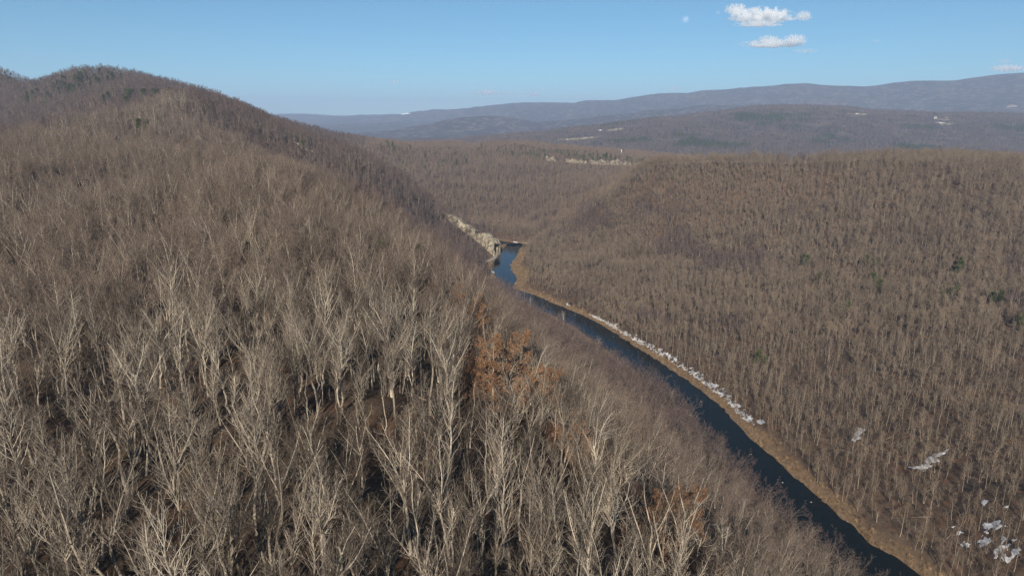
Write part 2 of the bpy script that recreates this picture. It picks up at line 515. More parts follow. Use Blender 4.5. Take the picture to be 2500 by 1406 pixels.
def grow_axis(start, stop, first, ratio):
    a, s = [], first
    v = start
    while v < stop:
        v += s
        s *= ratio
        a.append(v)
    return a


gx_mid = axis([(-1500, -400, 22), (-400, -130, 9), (-130, 250, 4), (250, 700, 9), (700, 1500, 22)])
gx = np.array([-v for v in grow_axis(1500, 26000, 26, 1.045)][::-1] + list(gx_mid) + grow_axis(1500, 26000, 26, 1.045))
gy = np.array(list(axis([(-400, -60, 20), (-60, 1220, 5), (1220, 2600, 13)])) + grow_axis(2600, 27000, 16, 1.014))
GX, GY = np.meshgrid(gx, gy)
GZ = height(GX, GY)
GD, GS = river_distance(GX, GY)
dry = np.clip(1 - (GD - 5 - 9 * sstep((GY - 780) / 60) * sstep((1060 - GY) / 60) - 4 * fbm(GX / 13, GY / 13, 3, 55)) / 8, 0, 1) * np.where(GS > 0, 1.0, 0.7)
far_w = sstep((GY - 2300) / 700)
far_w = np.maximum(far_w, sstep((np.abs(GX) - 1700) / 500))
ny, nx = GX.shape
cxm = 0.25 * (GX[:-1, :-1] + GX[1:, 1:] + GX[:-1, 1:] + GX[1:, :-1])
cym = 0.25 * (GY[:-1, :-1] + GY[1:, 1:] + GY[:-1, 1:] + GY[1:, :-1])
cs = GS[:-1, :-1]
zone = np.where(cs < 0, 0, 1)
zone = np.where((cym > 1000) & (cxm < 260) & (cs > 0), 2, zone)
zone = np.where((cs > 0) & (cym > 1250), 2, zone)
zone = np.where(cym > 2600, 3, zone)
zone = np.where(cym > 6800, 4, zone)
vid = np.arange(ny * nx).reshape(ny, nx)
for zi, (nm, lab) in enumerate([('ridge_ground', 'leaf covered ground of the near ridge left of the river'),
                                ('hillside_ground', 'leaf covered ground of the slope right of the river'),
                                ('middle_ridge_ground', 'ground of the wooded ridge across the river bend'),
                                ('valley_ground', 'hazy wooded valley and low hills beyond the gorge'),
                                ('mountain_ground', 'blue hazy mountain ridges along the horizon')]):
    m = zone == zi
    q = np.stack([vid[:-1, :-1][m], vid[:-1, 1:][m], vid[1:, 1:][m], vid[1:, :-1][m]], 1)
    used, inv = np.unique(q, return_inverse=True)
    V = np.stack([GX.ravel()[used], GY.ravel()[used], GZ.ravel()[used]], 1)
    me = mesh_from(nm, V, inv.reshape(q.shape), M['ground'], True)
    for an, arr in (('dry_grass', dry), ('far_woods', far_w)):
        at = me.attributes.new(an, 'FLOAT', 'POINT')
        at.data.foreach_set('value', arr.ravel()[used].astype(np.float32))
    tag(obj(nm, me), lab, None, None, 'structure')

# the river: a strip of water lying in its channel
L = RIVER_LINE[:, :2]
T = np.gradient(L, axis=0)
T /= np.linalg.norm(T, axis=1)[:, None]
Nn = np.c_[-T[:, 1], T[:, 0]]
cols = np.linspace(-1, 1, 9)
V = np.array([[L[i, 0] + Nn[i, 0] * c * (RIVER_LINE[i, 2] + 5), L[i, 1] + Nn[i, 1] * c * (RIVER_LINE[i, 2] + 5), WATER_Z] for i in range(len(L)) for c in cols])
ii = np.arange(len(L) * 9).reshape(-1, 9)
F4 = np.stack([ii[:-1, :-1].ravel(), ii[1:, :-1].ravel(), ii[1:, 1:].ravel(), ii[:-1, 1:].ravel()], 1)
tag(obj('river', mesh_from('river', V, F4, M['water'], True)), 'dark narrow river winding through the gorge', None, None, 'structure')

# haze: one box of thin air round the whole country, sky and clouds outside it
HX, HY0, HY1, HZ0, HZ1 = 27500, -900, 28500, -420, 760
bv = np.array([(sx * HX, yy, zz) for zz in (HZ0, HZ1) for yy in (HY0, HY1) for sx in (-1, 1)], float)
bf = np.array([(0, 2, 3, 1), (4, 5, 7, 6), (0, 1, 5, 4), (2, 6, 7, 3), (0, 4, 6, 2), (1, 3, 7, 5)])
hz = NT('thin_haze')
pv = hz.n('ShaderNodeVolumePrincipled')
pv.inputs['Color'].default_value = (0.56, 0.72, 1.0, 1)
pv.inputs['Density'].default_value = 7.2e-5
pv.inputs['Anisotropy'].default_value = 0.0
hz.l(pv.outputs[0], hz.out.inputs['Volume'])
tag(obj('haze', mesh_from('haze', bv, bf, hz.m)), 'thin blue haze over the far ridges', None, None, 'stuff')


# ------------------------------------------------------------------ bare trees: grown limb by limb
class Tubes:
    """collects tapering polylines by material slot and turns them into one mesh"""
    def __init__(self):
        self.sets = []

    def add(self, P, R, sides, slot=0):
        if len(P):
            self.sets.append((P, R, sides, slot))

    def mesh(self, name, mats):
        vs_, fs_, ms_, off = [], [], [], 0
        for P, R, k, slot in self.sets:
            n, m, _ = P.shape
            T = np.gradient(P, axis=1)
            T /= np.linalg.norm(T, axis=2, keepdims=True) + 1e-9
            ref = np.where(np.abs(T[:, :1, 2:3]) > 0.8, np.array([1.0, 0.1, 0]), np.array([0.05, 0, 1.0]))
            U = np.cross(T, np.broadcast_to(ref, T.shape))
            U /= np.linalg.norm(U, axis=2, keepdims=True) + 1e-9
            Wv = np.cross(T, U)
            ang = np.arange(k) * 2 * math.pi / k
            ring = (U[:, :, None] * np.cos(ang)[None, None, :, None] + Wv[:, :, None] * np.sin(ang)[None, None, :, None]) * R[:, :, None, None] + P[:, :, None]
            vs_.append(ring.reshape(-1, 3))
            idx = np.arange(n * m * k).reshape(n, m, k) + off
            a, b = idx[:, :-1], idx[:, 1:]
            f = np.stack([a, np.roll(a, -1, 2), np.roll(b, -1, 2), b], -1).reshape(-1, 4)
            fs_.append(f)
            ms_.append(np.full(len(f), slot))
            off += n * m * k
        me = mesh_from(name, np.vstack(vs_), np.vstack(fs_), mats, True)
        me.polygons.foreach_set('material_index', np.concatenate(ms_).astype(np.int32))
        return me


def grow(rng, P, R, count, t0, t1, length, spread, up, wiggle, nseg, rr, taper=0.25, tpow=1.0, lean=None, shorten=0.5):
    """children along the parent polylines P (n,m,3); returns their polylines and radii"""
    n, m, _ = P.shape
    par = np.repeat(np.arange(n), count)
    N = len(par)
    t = t0 + (t1 - t0) * ((np.tile(np.arange(count), n) + rng.uniform(0, 1, N)) / count) ** tpow
    fpos = t * (m - 1)
    i = np.minimum(fpos.astype(int), m - 2)
    fr = (fpos - i)[:, None]
    base = P[par, i] * (1 - fr) + P[par, i + 1] * fr
    T = P[par, i + 1] - P[par, i]
    T /= np.linalg.norm(T, axis=1, keepdims=True) + 1e-9
    r0 = (R[par, i] * (1 - fr[:, 0]) + R[par, i + 1] * fr[:, 0]) * rr
    plen = np.linalg.norm(np.diff(P, axis=1), axis=2).sum(1)[par]
    ln = plen * length * (1 - shorten * t) * rng.uniform(0.65, 1.25, N)
    phi = np.tile(np.arange(count), n) * 2.399 + rng.uniform(-0.7, 0.7, N) + par * 1.7
    ref = np.where(np.abs(T[:, 2:3]) > 0.9, np.array([1.0, 0, 0]), np.array([0, 0, 1.0]))
    U = np.cross(T, ref)
    U /= np.linalg.norm(U, axis=1, keepdims=True) + 1e-9
    Wv = np.cross(T, U)
    a = np.radians(spread) * rng.uniform(0.65, 1.3, N)
    d = T * np.cos(a)[:, None] + (U * np.cos(phi)[:, None] + Wv * np.sin(phi)[:, None]) * np.sin(a)[:, None]
    pts = [base]
    cur = base
    for s in range(nseg):
        d = d + np.array([0, 0, up / nseg]) + rng.normal(0, wiggle, (N, 3)) / math.sqrt(nseg)
        if lean is not None:
            d = d + np.array(lean) / nseg
        d = d / np.linalg.norm(d, axis=1, keepdims=True)
        cur = cur + d * (ln / nseg)[:, None]
        pts.append(cur)
    C = np.stack(pts, 1)
    rad = r0[:, None] * np.linspace(1, taper, nseg + 1)[None]
    return C, rad


def tree_skeleton(seed, H, bole, spread, up, limbs, kind, lod, lean=(0, 0, 0)):
    """lod 0 near, 1 middle, 2 far"""
    rng = np.random.default_rng(seed)
    nt = (10, 6, 3)[lod]
    r_base = H * (0.0118, 0.0105, 0.0115)[lod] * (1.25 if kind == 'spreading' else 0.85 if kind == 'pole' else 1.0)
    z = np.linspace(0, 1, nt + 1)
    wob = np.cumsum(rng.normal(0, 0.008, (nt + 1, 2)), 0) * H * (1.8 if kind in ('spreading', 'leaning') else 1.0)
    wob[0] = 0
    top = {'fan': 0.72, 'fork': 0.5, 'spreading': 0.6}.get(kind, 1.0)
    P = np.stack([wob[:, 0] + lean[0] * H * z ** 1.5, wob[:, 1] + lean[1] * H * z ** 1.5, z * H * top - 0.6 * (1 - z)], 1)[None]
    R = (r_base * (1 - z * (0.45 if top < 1 else 0.82)))[None]
    R[0, 0] *= 1.35
    trunk = [(P, R)]
    if kind in ('fan', 'fork'):
        cnt = 4 if kind == 'fan' else 2
        LP, LR = grow(rng, P, R, cnt, bole / top, 0.97, (1 - bole * 0.9) / top * 0.95, 19 if kind == 'fan' else 24, 0.35, 0.2, (8, 5, 2)[lod], 0.66, 0.2, lean=lean, shorten=0.35)
        trunk.append((LP, LR))
        stems = [(LP, LR, 0.2), (P, R, bole / top)]
    else:
        stems = [(P, R, bole)]
    if kind == 'fork':                                   # a second stem from the same root
        P2 = P * np.array([1, 1, 0.92]) + np.array([0.5, -0.25, 0]) + np.stack([z ** 1.2 * H * 0.10, z * H * -0.05, z * 0], 1)[None]
        trunk.insert(1, (P2, R * 0.8))
        stems.append((P2, R * 0.8, bole / top * 0.8))
    limb = []
    for SP, SR, tb in stems:
        c = max(2, int(limbs / len(SP) / (1.2 if len(stems) > 1 else 1)))
        if lod == 2:
            c = max(2, int(c * 0.7))
        ratio = {'pole': 0.28, 'straight': 0.30, 'fan': 0.40, 'fork': 0.42, 'spreading': 0.75, 'leaning': 0.5}[kind] * (1.0, 1.15, 1.35)[lod]
        limb.append(grow(rng, SP, SR, c, tb, 0.97, ratio, spread, up, 0.24 if kind != 'spreading' else 0.38, (7, 4, 2)[lod], 0.44, 0.22, lean=lean))
    b2, b3, b4 = [], [], []
    for LP, LR in limb:
        q = grow(rng, LP, LR, (6, 5, 4)[lod], 0.22, 0.98, 0.46, 42, 0.22, 0.28, (4, 2, 1)[lod], 0.6, 0.25)
        b2.append((q[0], np.maximum(q[1], (0.012, 0.016, 0.036)[lod])))
    for LP, LR in (trunk[1:] if len(trunk) > 1 else []):
        q = grow(rng, LP, LR, (12, 5, 3)[lod], 0.3, 0.99, 0.22, 40, 0.2, 0.2, (4, 2, 1)[lod], 0.4, 0.25)
        b2.append((q[0], np.maximum(q[1], (0.012, 0.016, 0.036)[lod])))
    for LP, LR in b2:
        q = grow(rng, LP, LR, (5, 6, 7)[lod], 0.12, 1.0, (0.5, 0.55, 0.7)[lod], 45, 0.2, 0.22, (2, 1, 1)[lod], 0.6, 0.35)
        b3.append((q[0], np.clip(q[1], (0.007, 0.011, 0.034)[lod], 0.06)))
    if lod < 2:
        for LP, LR in b3:
            q = grow(rng, LP, LR, (2, 3)[lod], 0.1, 1.0, (0.55, 0.6)[lod], 42, 0.15, 0.25, 1, 0.7, 0.5)
            b4.append((q[0], np.clip(q[1], (0.005, 0.010)[lod], 0.02)))
    return trunk, limb, b2, b3, b4


def tree_parts(seed, name, mats, lod=0, **kw):
    trunk, limb, b2, b3, tw = tree_skeleton(seed, lod=lod, **kw)
    tw = tw + b3
    a, b, c = Tubes(), Tubes(), Tubes()
    for P, R in trunk:
        a.add(P, R, 8)
    for P, R in limb:
        b.add(P, R, 5)
    for P, R in b2:
        b.add(P, R, 3)
    for P, R in tw:
        c.add(P, R, 3)
    return a.mesh(name + '_trunk', [mats[0]]), b.mesh(name + '_crown', [mats[0]]), c.mesh(name + '_twigs', [mats[1]]), tw


def tree_joined(seed, name, mats, lod, **kw):
    trunk, limb, b2, b3, tw = tree_skeleton(seed, lod=lod, **kw)
    tw = tw + b3
    a = Tubes()
    for P, R in trunk:
        a.add(P, R, (8, 5, 3)[lod], 0)
    for P, R in limb:
        a.add(P, R, (5, 3, 3)[lod], 0)
    for P, R in b2:
        a.add(P, R, 3, 0 if lod == 0 else 2 if len(mats) > 2 else 0)
    for P, R in tw:
        a.add(P, R, 3, 1)
    return a.mesh(name, mats)


KINDS = [
    ('fan', dict(kind='fan', H=23, bole=0.34, spread=32, up=0.5, limbs=26)),
    ('straight', dict(kind='straight', H=24, bole=0.42, spread=40, up=0.6, limbs=24)),
    ('fork', dict(kind='fork', H=22, bole=0.36, spread=34, up=0.45, limbs=22)),
    ('fan', dict(kind='fan', H=21, bole=0.28, spread=36, up=0.45, limbs=26)),
    ('spreading', dict(kind='spreading', H=19, bole=0.24, spread=62, up=0.5, limbs=13)),
    ('straight', dict(kind='straight', H=21, bole=0.36, spread=46, up=0.5, limbs=24)),
    ('fork', dict(kind='fork', H=24, bole=0.42, spread=30, up=0.55, limbs=22)),
    ('pole', dict(kind='pole', H=19, bole=0.5, spread=38, up=0.5, limbs=13)),
    ('pole', dict(kind='pole', H=15, bole=0.4, spread=42, up=0.5, limbs=13)),
    ('leaning', dict(kind='leaning', H=18, bole=0.28, spread=55, up=0.3, limbs=14, lean=(0.30, 0.06, 0))),
    ('leaning', dict(kind='leaning', H=16, bole=0.22, spread=60, up=0.25, limbs=14, lean=(0.42, -0.05, 0))),
    ('spreading', dict(kind='spreading', H=17, bole=0.3, spread=56, up=0.45, limbs=13)),
]
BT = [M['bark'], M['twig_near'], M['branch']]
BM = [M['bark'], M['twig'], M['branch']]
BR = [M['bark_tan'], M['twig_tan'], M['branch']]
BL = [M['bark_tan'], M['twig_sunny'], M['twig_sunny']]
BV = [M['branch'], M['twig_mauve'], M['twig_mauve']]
NEAR = [tree_parts(100 + i, 'near_tree', BT, 0, **kw)[:3] for i, (k, kw) in enumerate(KINDS)]


def library(name, meshes):
    """a collection of prototypes that is not linked to the scene: only the woods draw from it"""
    c = bpy.data.collections.new(name)
    for i, me in enumerate(meshes):
        c.objects.link(bpy.data.objects.new('%s_%02d' % (name, i), me))
    return c


def shrub_mesh(seed, mats, H=3.2):
    rng = np.random.default_rng(seed)
    n = 6
    a = rng.uniform(0, 6.28, n)
    z = np.linspace(0, 1, 5)
    P = np.stack([np.stack([np.cos(a[i]) * z * H * 0.35 * rng.uniform(0.4, 1.2), np.sin(a[i]) * z * H * 0.35 * rng.uniform(0.4, 1.2), z * H * rng.uniform(0.7, 1.0) - 0.1], 1) for i in range(n)])
    R = np.repeat((0.035 * (1 - 0.7 * z))[None], n, 0)
    b = grow(rng, P, R, 7, 0.25, 0.98, 0.45, 38, 0.3, 0.2, 2, 0.6)
    c = grow(rng, b[0], np.maximum(b[1], 0.012), 6, 0.15, 1.0, 0.55, 42, 0.2, 0.2, 1, 0.7)
    t = Tubes()
    t.add(P, R, 4, 1)
    t.add(b[0], np.maximum(b[1], 0.010), 3, 1)
    t.add(c[0], np.clip(c[1], 0.009, 0.02), 3, 1)
    return t.mesh('shrub', mats)


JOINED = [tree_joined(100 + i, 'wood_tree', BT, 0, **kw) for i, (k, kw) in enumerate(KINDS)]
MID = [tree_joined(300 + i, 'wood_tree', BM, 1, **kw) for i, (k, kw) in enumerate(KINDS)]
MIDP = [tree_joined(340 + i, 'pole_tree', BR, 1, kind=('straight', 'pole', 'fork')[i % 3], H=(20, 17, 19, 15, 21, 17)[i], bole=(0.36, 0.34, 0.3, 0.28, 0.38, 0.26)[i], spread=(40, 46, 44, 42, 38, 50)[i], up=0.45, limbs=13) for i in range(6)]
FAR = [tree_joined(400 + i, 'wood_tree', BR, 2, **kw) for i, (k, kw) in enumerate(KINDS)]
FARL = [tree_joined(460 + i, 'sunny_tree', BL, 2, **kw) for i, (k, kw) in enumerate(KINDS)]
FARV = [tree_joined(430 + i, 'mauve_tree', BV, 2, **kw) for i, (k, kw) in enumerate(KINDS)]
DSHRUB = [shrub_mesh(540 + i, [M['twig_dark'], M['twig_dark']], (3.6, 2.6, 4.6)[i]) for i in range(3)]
RSHRUB = [shrub_mesh(520 + i, [M['bark'], M['twig_russet']], (3.6, 2.6, 4.6)[i]) for i in range(3)]
SHRUB = [shrub_mesh(500 + i, BT, (3.2, 2.2, 4.2)[i]) for i in range(3)]
print('tris near', [sum(len(p.vertices) * 2 for p in t) for t in NEAR][:4], 'mid', [len(m.vertices) * 2 for m in MID][:4], 'far', [len(m.vertices) * 2 for m in FAR][:4])


def stuff_woods(name, label, pts, rot, scl, pick, coll, cat='forest'):
    """one object: points that draw tree shapes from a library"""
    me = bpy.data.meshes.new(name)
    n = len(pts)
    me.vertices.add(n)
    me.vertices.foreach_set('co', np.asarray(pts, np.float32).ravel())
    for an, ty, arr in (('rot', 'FLOAT_VECTOR', rot), ('scl', 'FLOAT', scl), ('pick', 'INT', pick)):
        at = me.attributes.new(an, ty, 'POINT')
        at.data.foreach_set('vector' if ty == 'FLOAT_VECTOR' else 'value', np.asarray(arr, np.int32 if ty == 'INT' else np.float32).ravel())
    o = obj(name, me)
    ng = bpy.data.node_groups.new(name, 'GeometryNodeTree')
    ng.interface.new_socket('Geometry', in_out='INPUT', socket_type='NodeSocketGeometry')
    ng.interface.new_socket('Geometry', in_out='OUTPUT', socket_type='NodeSocketGeometry')
    gi, go = ng.nodes.new('NodeGroupInput'), ng.nodes.new('NodeGroupOutput')
    ci = ng.nodes.new('GeometryNodeCollectionInfo')
    ci.inputs['Collection'].default_value = coll
    ci.inputs['Separate Children'].default_value = True
    ci.inputs['Reset Children'].default_value = True
    ip = ng.nodes.new('GeometryNodeInstanceOnPoints')
    ip.inputs['Pick Instance'].default_value = True

    def na(nm, ty):
        a = ng.nodes.new('GeometryNodeInputNamedAttribute')
        a.data_type = ty
        a.inputs['Name'].default_value = nm
        return a.outputs[0]
    ng.links.new(gi.outputs[0], ip.inputs['Points'])
    ng.links.new(ci.outputs[0], ip.inputs['Instance'])
    ng.links.new(na('pick', 'INT'), ip.inputs['Instance Index'])
    ng.links.new(na('rot', 'FLOAT_VECTOR'), ip.inputs['Rotation'])
    ng.links.new(na('scl', 'FLOAT'), ip.inputs['Scale'])
    ng.links.new(ip.outputs[0], go.inputs[0])
    md = o.modifiers.new('scatter', 'NODES')
    md.node_group = ng
    tag(o, label, cat, None, 'stuff')
    return o


def scatter(x0, x1, y0, y1, cell, rng, keep=1.0):
    nx_, ny_ = int((x1 - x0) / cell), int((y1 - y0) / cell)
    ix, iy = np.meshgrid(np.arange(nx_), np.arange(ny_))
    x = x0 + (ix.ravel() + 0.5 + rng.uniform(-0.46, 0.46, nx_ * ny_)) * cell
    y = y0 + (iy.ravel() + 0.5 + rng.uniform(-0.46, 0.46, nx_ * ny_)) * cell
    m = rng.uniform(0, 1, len(x)) < keep
    m &= (np.abs(x) < 0.80 * np.maximum(y, 0) + 75)
    return x[m], y[m]


# ------------------------------------------------------------------ where the trees stand
rng = np.random.default_rng(5)
SNOW_A = [(206.3, 379.9), (210.8, 387.7), (215.7, 391.9), (220.7, 393.6), (218.1, 388.2), (211.9, 381.5), (206.3, 377.5)]
SNOW_B = [(219.0, 342.7), (223.5, 341.9), (230.1, 345.9), (233.5, 346.2), (236.9, 346.4), (241.9, 347.0), (235.9, 342.8), (229.8, 337.9), (223.5, 336.0), (221.5, 338.2)]
SNOW_D = [(163.9, 426.2), (171.1, 424.1), (168.0, 418.2), (163.6, 419.0)]
SNOW_C = [(221.1, 280.4, 2.6, 'broken snow patch, topmost of the lower right cluster'), (223.4, 277.4, 1.8, 'snow patch right beside the topmost of the lower right cluster'),
          (216.0, 274.8, 2.6, 'snow patch in the middle of the lower right cluster'), (210.4, 277.9, 1.6, 'snow patch at the left end of the lower right cluster'),
          (220.0, 269.8, 2.0, 'snow patch at the right of the lower right cluster'), (216.5, 267.3, 2.2, 'lowest large snow patch of the lower right cluster'),
          (218.7, 261.9, 2.4, 'snow patch at the bottom right corner'), (210.6, 284.7, 1.3, 'small snow patch up left of the lower right cluster'),
          (211.4, 289.1, 0.9, 'tiny round snow spot up left of the lower right cluster'), (227.6, 293.6, 1.6, 'slim snow patch above the lower right cluster'),
          (231.7, 285.4, 0.9, 'tiny snow spot at the right edge above the cluster')]
CLEAR = [(-106, 280, 8), (-96, 288, 7), (-80, 298, 7), (-120, 284, 6), (-34, 112, 6), (-57, 120, 6), (-17, 150, 6), (-66, 152, 6), (-80, 110, 6), (-10, 118, 5)]      # gaps in the canopy
CLEAR += [(6.4, 150.6, 4.5), (-15.8, 177.3, 4), (-24.9, 192.4, 4), (4.9, 190.7, 4), (18.4, 154.5, 4.5), (64.2, 184.3, 5), (19.4, 113.6, 5), (-40.5, 355.3, 5), (-38.5, 416.4, 5),
          (-29.3, 240.7, 4), (13.1, 241.3, 4), (21.0, 208.9, 4), (-4.0, 155.8, 4), (36.9, 172.6, 4)]          # pale trees
CLEAR += [(-2, 183, 11), (-9, 178, 7), (-3, 158, 9), (7, 160, 9), (-8, 152, 7), (-4, 143, 7), (15, 142, 5), (44, 158, 10), (40, 148, 7), (-13, 219, 8), (-18, 228, 7), (30, 118, 4)]   # russet trees
CLEAR += [(-54.8, 283, 7), (-46.5, 330, 6), (-57.5, 270, 5)]                                            # pines


def clear_of(x, y):
    m = np.ones(len(x), bool)
    for cx, cy_, r in CLEAR:
        m &= np.hypot(x - cx, y - cy_) > r
    return m


TAN_Y = (0, 515, 765, 1016, 1080)
TAN_XR = (400, -125, -250, -460, -500)


def tan_wood(x, y):
    """the pale tan woods of the near ridge; beyond its edge the mauve woods of the flank and the summits begin"""
    j = 14 * vnoise(x / 22, y / 22, 91)
    xl = np.interp(y, (500, 568, 695, 844, 1013, 1100), (-2000, -440, -490, -530, -570, -540))
    return (x < np.interp(y, TAN_Y, TAN_XR) + j) & (x > xl + j) & (y < 1075 + j)


def place(x0, x1, y0, y1, cell, keep=1.0):
    x, y = scatter(x0, x1, y0, y1, cell, rng, keep)
    d, s = river_distance(x, y)
    k_ = rng.uniform(0, 1, len(x)) < 1.05 - 0.55 * np.clip(fbm(x / 26, y / 26, 3, 93) * 1.6 + 0.1, 0, 1)       # clumps and gaps
    x, y, d, s = x[k_], y[k_], d[k_], s[k_]
    return x, y, height(x, y), d, s


def eul(n, tilt=0.06):
    return np.stack([rng.normal(0, tilt, n), rng.normal(0, tilt, n), rng.uniform(0, 6.283, n)], 1)


# the near ridge and its steep river side
x, y, z, d, s = place(-640, 260, 12, 700, 4.5, 0.97)
m = (s < 0) & (d > np.where(y > 560, 12, 5)) & clear_of(x, y)
x, y, z, d = x[m], y[m], z[m], d[m]
slope_side = (z < -84) | (d < 60)                       # on the shoulder and below it
shoulder = (z < -68) & (d < 150)
dist = np.sqrt(x * x + y * y + z * z)
inview = (np.abs(x) < 0.755 * y + 8) & (y > 52)
o_ = np.argsort(np.where(inview, dist, 1e9))
single = o_[:300]
rest = np.setdiff1d(np.arange(len(x)), single)


def choose(i_shoulder, r):
    if i_shoulder:
        return [4, 9, 10, 11, 9, 8, 2, 4][int(r * 8)]
    return [0, 1, 2, 3, 5, 6, 7, 0, 3, 2, 8, 6, 0, 11][int(r * 14)]


r_ = rng.uniform(0, 1, len(x))
kind = np.array([choose(shoulder[i], r_[i]) for i in range(len(x))])
rot = eul(len(x))
lean_m = np.isin(kind, (9, 10))
rot[lean_m, 2] = rng.normal(-0.1, 0.45, lean_m.sum())
low_bank = np.where((y > 480) & (d < 110), 0.62, 1.0)
scl = low_bank * np.where(rng.uniform(0, 1, len(x)) < 0.25, rng.uniform(0.36, 0.6, len(x)), rng.uniform(0.72, 1.06, len(x))) * np.where(slope_side, 0.88, 1.0)

KIND_WORDS = {'fan': 'bare tree with fanning upswept limbs', 'straight': 'straight single trunked bare tree',
              'fork': 'bare tree with forked trunk', 'spreading': 'bare tree with broad crooked limbs',
              'pole': 'slender bare pole of a tree', 'leaning': 'bare tree leaning towards the river'}


def zone_words(px, py, pd):
    side = px / py
    row = ', bottom edge' if pd < 112 else ', second row' if pd < 128 else ', third row' if pd < 144 else ', fourth row' if pd < 158 else ', fifth row'
    col = ('far left', 'left', 'centre left', 'centre', 'centre right', 'right')[int(np.digitize(side, (-0.55, -0.35, -0.17, 0.0, 0.15)))]
    return row + ', ' + col


base_label = {}
for i in single:
    size = 'tall ' if scl[i] * KINDS[kind[i]][1]['H'] > 18.5 else 'short ' if scl[i] * KINDS[kind[i]][1]['H'] < 12 else ''
    base_label[i] = size + KIND_WORDS[KINDS[kind[i]][0]] + zone_words(x[i], y[i], dist[i])
same = {}
for i in single:
    same.setdefault(base_label[i], []).append(i)
ORD = ('leftmost', 'second', 'third', 'fourth', 'fifth', 'sixth', 'seventh', 'eighth', 'ninth', 'tenth', 'eleventh', 'twelfth')
for lab_, ids in same.items():
    if len(ids) > 1:
        for k, i in enumerate(sorted(ids, key=lambda q_: x[q_] / y[q_])):
            base_label[i] = lab_ + (', leftmost such' if k == 0 else ', %s from left' % ORD[min(k, 11)])


for i in single:
    k = KINDS[kind[i]][0]
    root = bpy.data.objects.new('bare_tree', None)
    COL.objects.link(root)
    root.location = (x[i], y[i], z[i])
    root.rotation_euler = rot[i]
    root.scale = (scl[i],) * 3
    root.empty_display_size = 1.0
    tag(root, base_label[i], 'tree', 'bare trees of the near ridge')
    tr, cr, tw = NEAR[kind[i]]
    obj('trunk', tr, root)
    c = obj('crown', cr, root)
    tag(obj('twigs', tw, c), None, None, None, 'stuff')

near_lib = library('near_wood', JOINED)
mid_lib = library('mid_wood', MID)
pole_lib = library('pole_wood', MIDP)
far_lib = library('far_wood', FAR)
sunny_lib = library('sunny_wood', FARL)
dark_lib = library('dark_shrub', DSHRUB)
russet_lib = library('russet_shrub', RSHRUB)
mauve_lib = library('mauve_wood', FARV)
shrub_lib = library('shrub', SHRUB)

nr = rest[dist[rest] < 210]
fr = rest[dist[rest] >= 210]
XYZ = np.stack([x, y, z], 1)
stuff_woods('forest', 'bare woods standing behind the nearest trees on the near ridge', XYZ[nr], rot[nr], scl[nr], kind[nr], near_lib)
tn = tan_wood(x[fr], y[fr])
stuff_woods('forest', 'bare tan woods covering the top of the near ridge', XYZ[fr][tn], rot[fr][tn], scl[fr][tn], kind[fr][tn], mid_lib)
stuff_woods('forest', 'bare mauve woods in the hollow beyond the near ridge', XYZ[fr][~tn], rot[fr][~tn], scl[fr][~tn], kind[fr][~tn], mauve_lib)

# the rest of the left hill, its flank above the river and the summits behind
x, y, z, d, s = place(-1650, 60, 700, 2250, 6.8, 0.95)
m = ((s < 0) | (x < -430)) & (d > 9)
for cx, cy_, r in [(-96, 1080, 11), (-80, 1062, 11), (-62, 1044, 11), (-45, 1026, 11), (-30, 1008, 11), (-26, 1030, 8), (-318, 1048, 14), (-33, 970, 8), (-30, 985, 8)]:
    m &= np.hypot(x - cx, y - cy_) > r
x, y, z = x[m], y[m], z[m]
n = len(x)
pts, rot, scl, pick = np.stack([x, y, z], 1), eul(n), rng.uniform(0.55, 0.95, n), rng.choice([0, 1, 2, 3, 4, 5, 6, 11], n)
tn = tan_wood(x, y)
stuff_woods('forest', 'bare tan woods on the brow of the near ridge below the summit', pts[tn], rot[tn], scl[tn], pick[tn], mid_lib)
stuff_woods('forest', 'bare purple brown woods on the hill summits and flank left of the river', pts[~tn], rot[~tn], scl[~tn], pick[~tn], mauve_lib)

# the slope right of the river
x, y, z, d, s = place(-20, 1060, 150, 1250, 4.7, 0.95)
m = (s > 0) & (d > np.where((y > 415) & (y < 745), 7, np.where((y > 790) & (y < 1050), 17, 9)) + 5 * vnoise(x / 30, y / 30, 77))
for cx, cy_, r in [(213, 386, 3), (230, 342, 3), (221, 279, 2.5), (216, 275, 2.5), (217, 268, 2.5)]:
    m &= np.hypot(x - cx, y - cy_) > r
x, y, z, d = x[m], y[m], z[m], d[m]
dist = np.sqrt(x * x + y * y + z * z)
n = len(x)
rot = eul(n, 0.05)
scl = rng.uniform(0.42, 0.78, n) * np.where(dist < 400, 1.12, 1.0)
mv = fbm(x / 70, y / 90, 3, 97) > 0.68
XYZ = np.stack([x, y, z], 1)
stuff_woods('forest', 'darker mauve patches in the bare woods right of the river', XYZ[mv], rot[mv], scl[mv], rng.integers(0, 12, n)[mv], mauve_lib)
x, y, z, d, dist, rot, scl = x[~mv], y[~mv], z[~mv], d[~mv], dist[~mv], rot[~mv], scl[~mv]
n = len(x)
nr = dist < 620
stuff_woods('forest', 'bare straight trunked woods on the lower slope right of the river', np.stack([x, y, z], 1)[nr], rot[nr], scl[nr], rng.integers(0, 6, n)[nr], pole_lib)
fr = ~nr
pk = np.where(rng.uniform(0, 1, n) < 0.6, rng.choice([7, 8, 1, 5], n), rng.choice([0, 2, 6], n))
stuff_woods('forest', 'bare brown woods on the upper slope and plateau right of the river', np.stack([x, y, z], 1)[fr], rot[fr], scl[fr], pk[fr], far_lib)

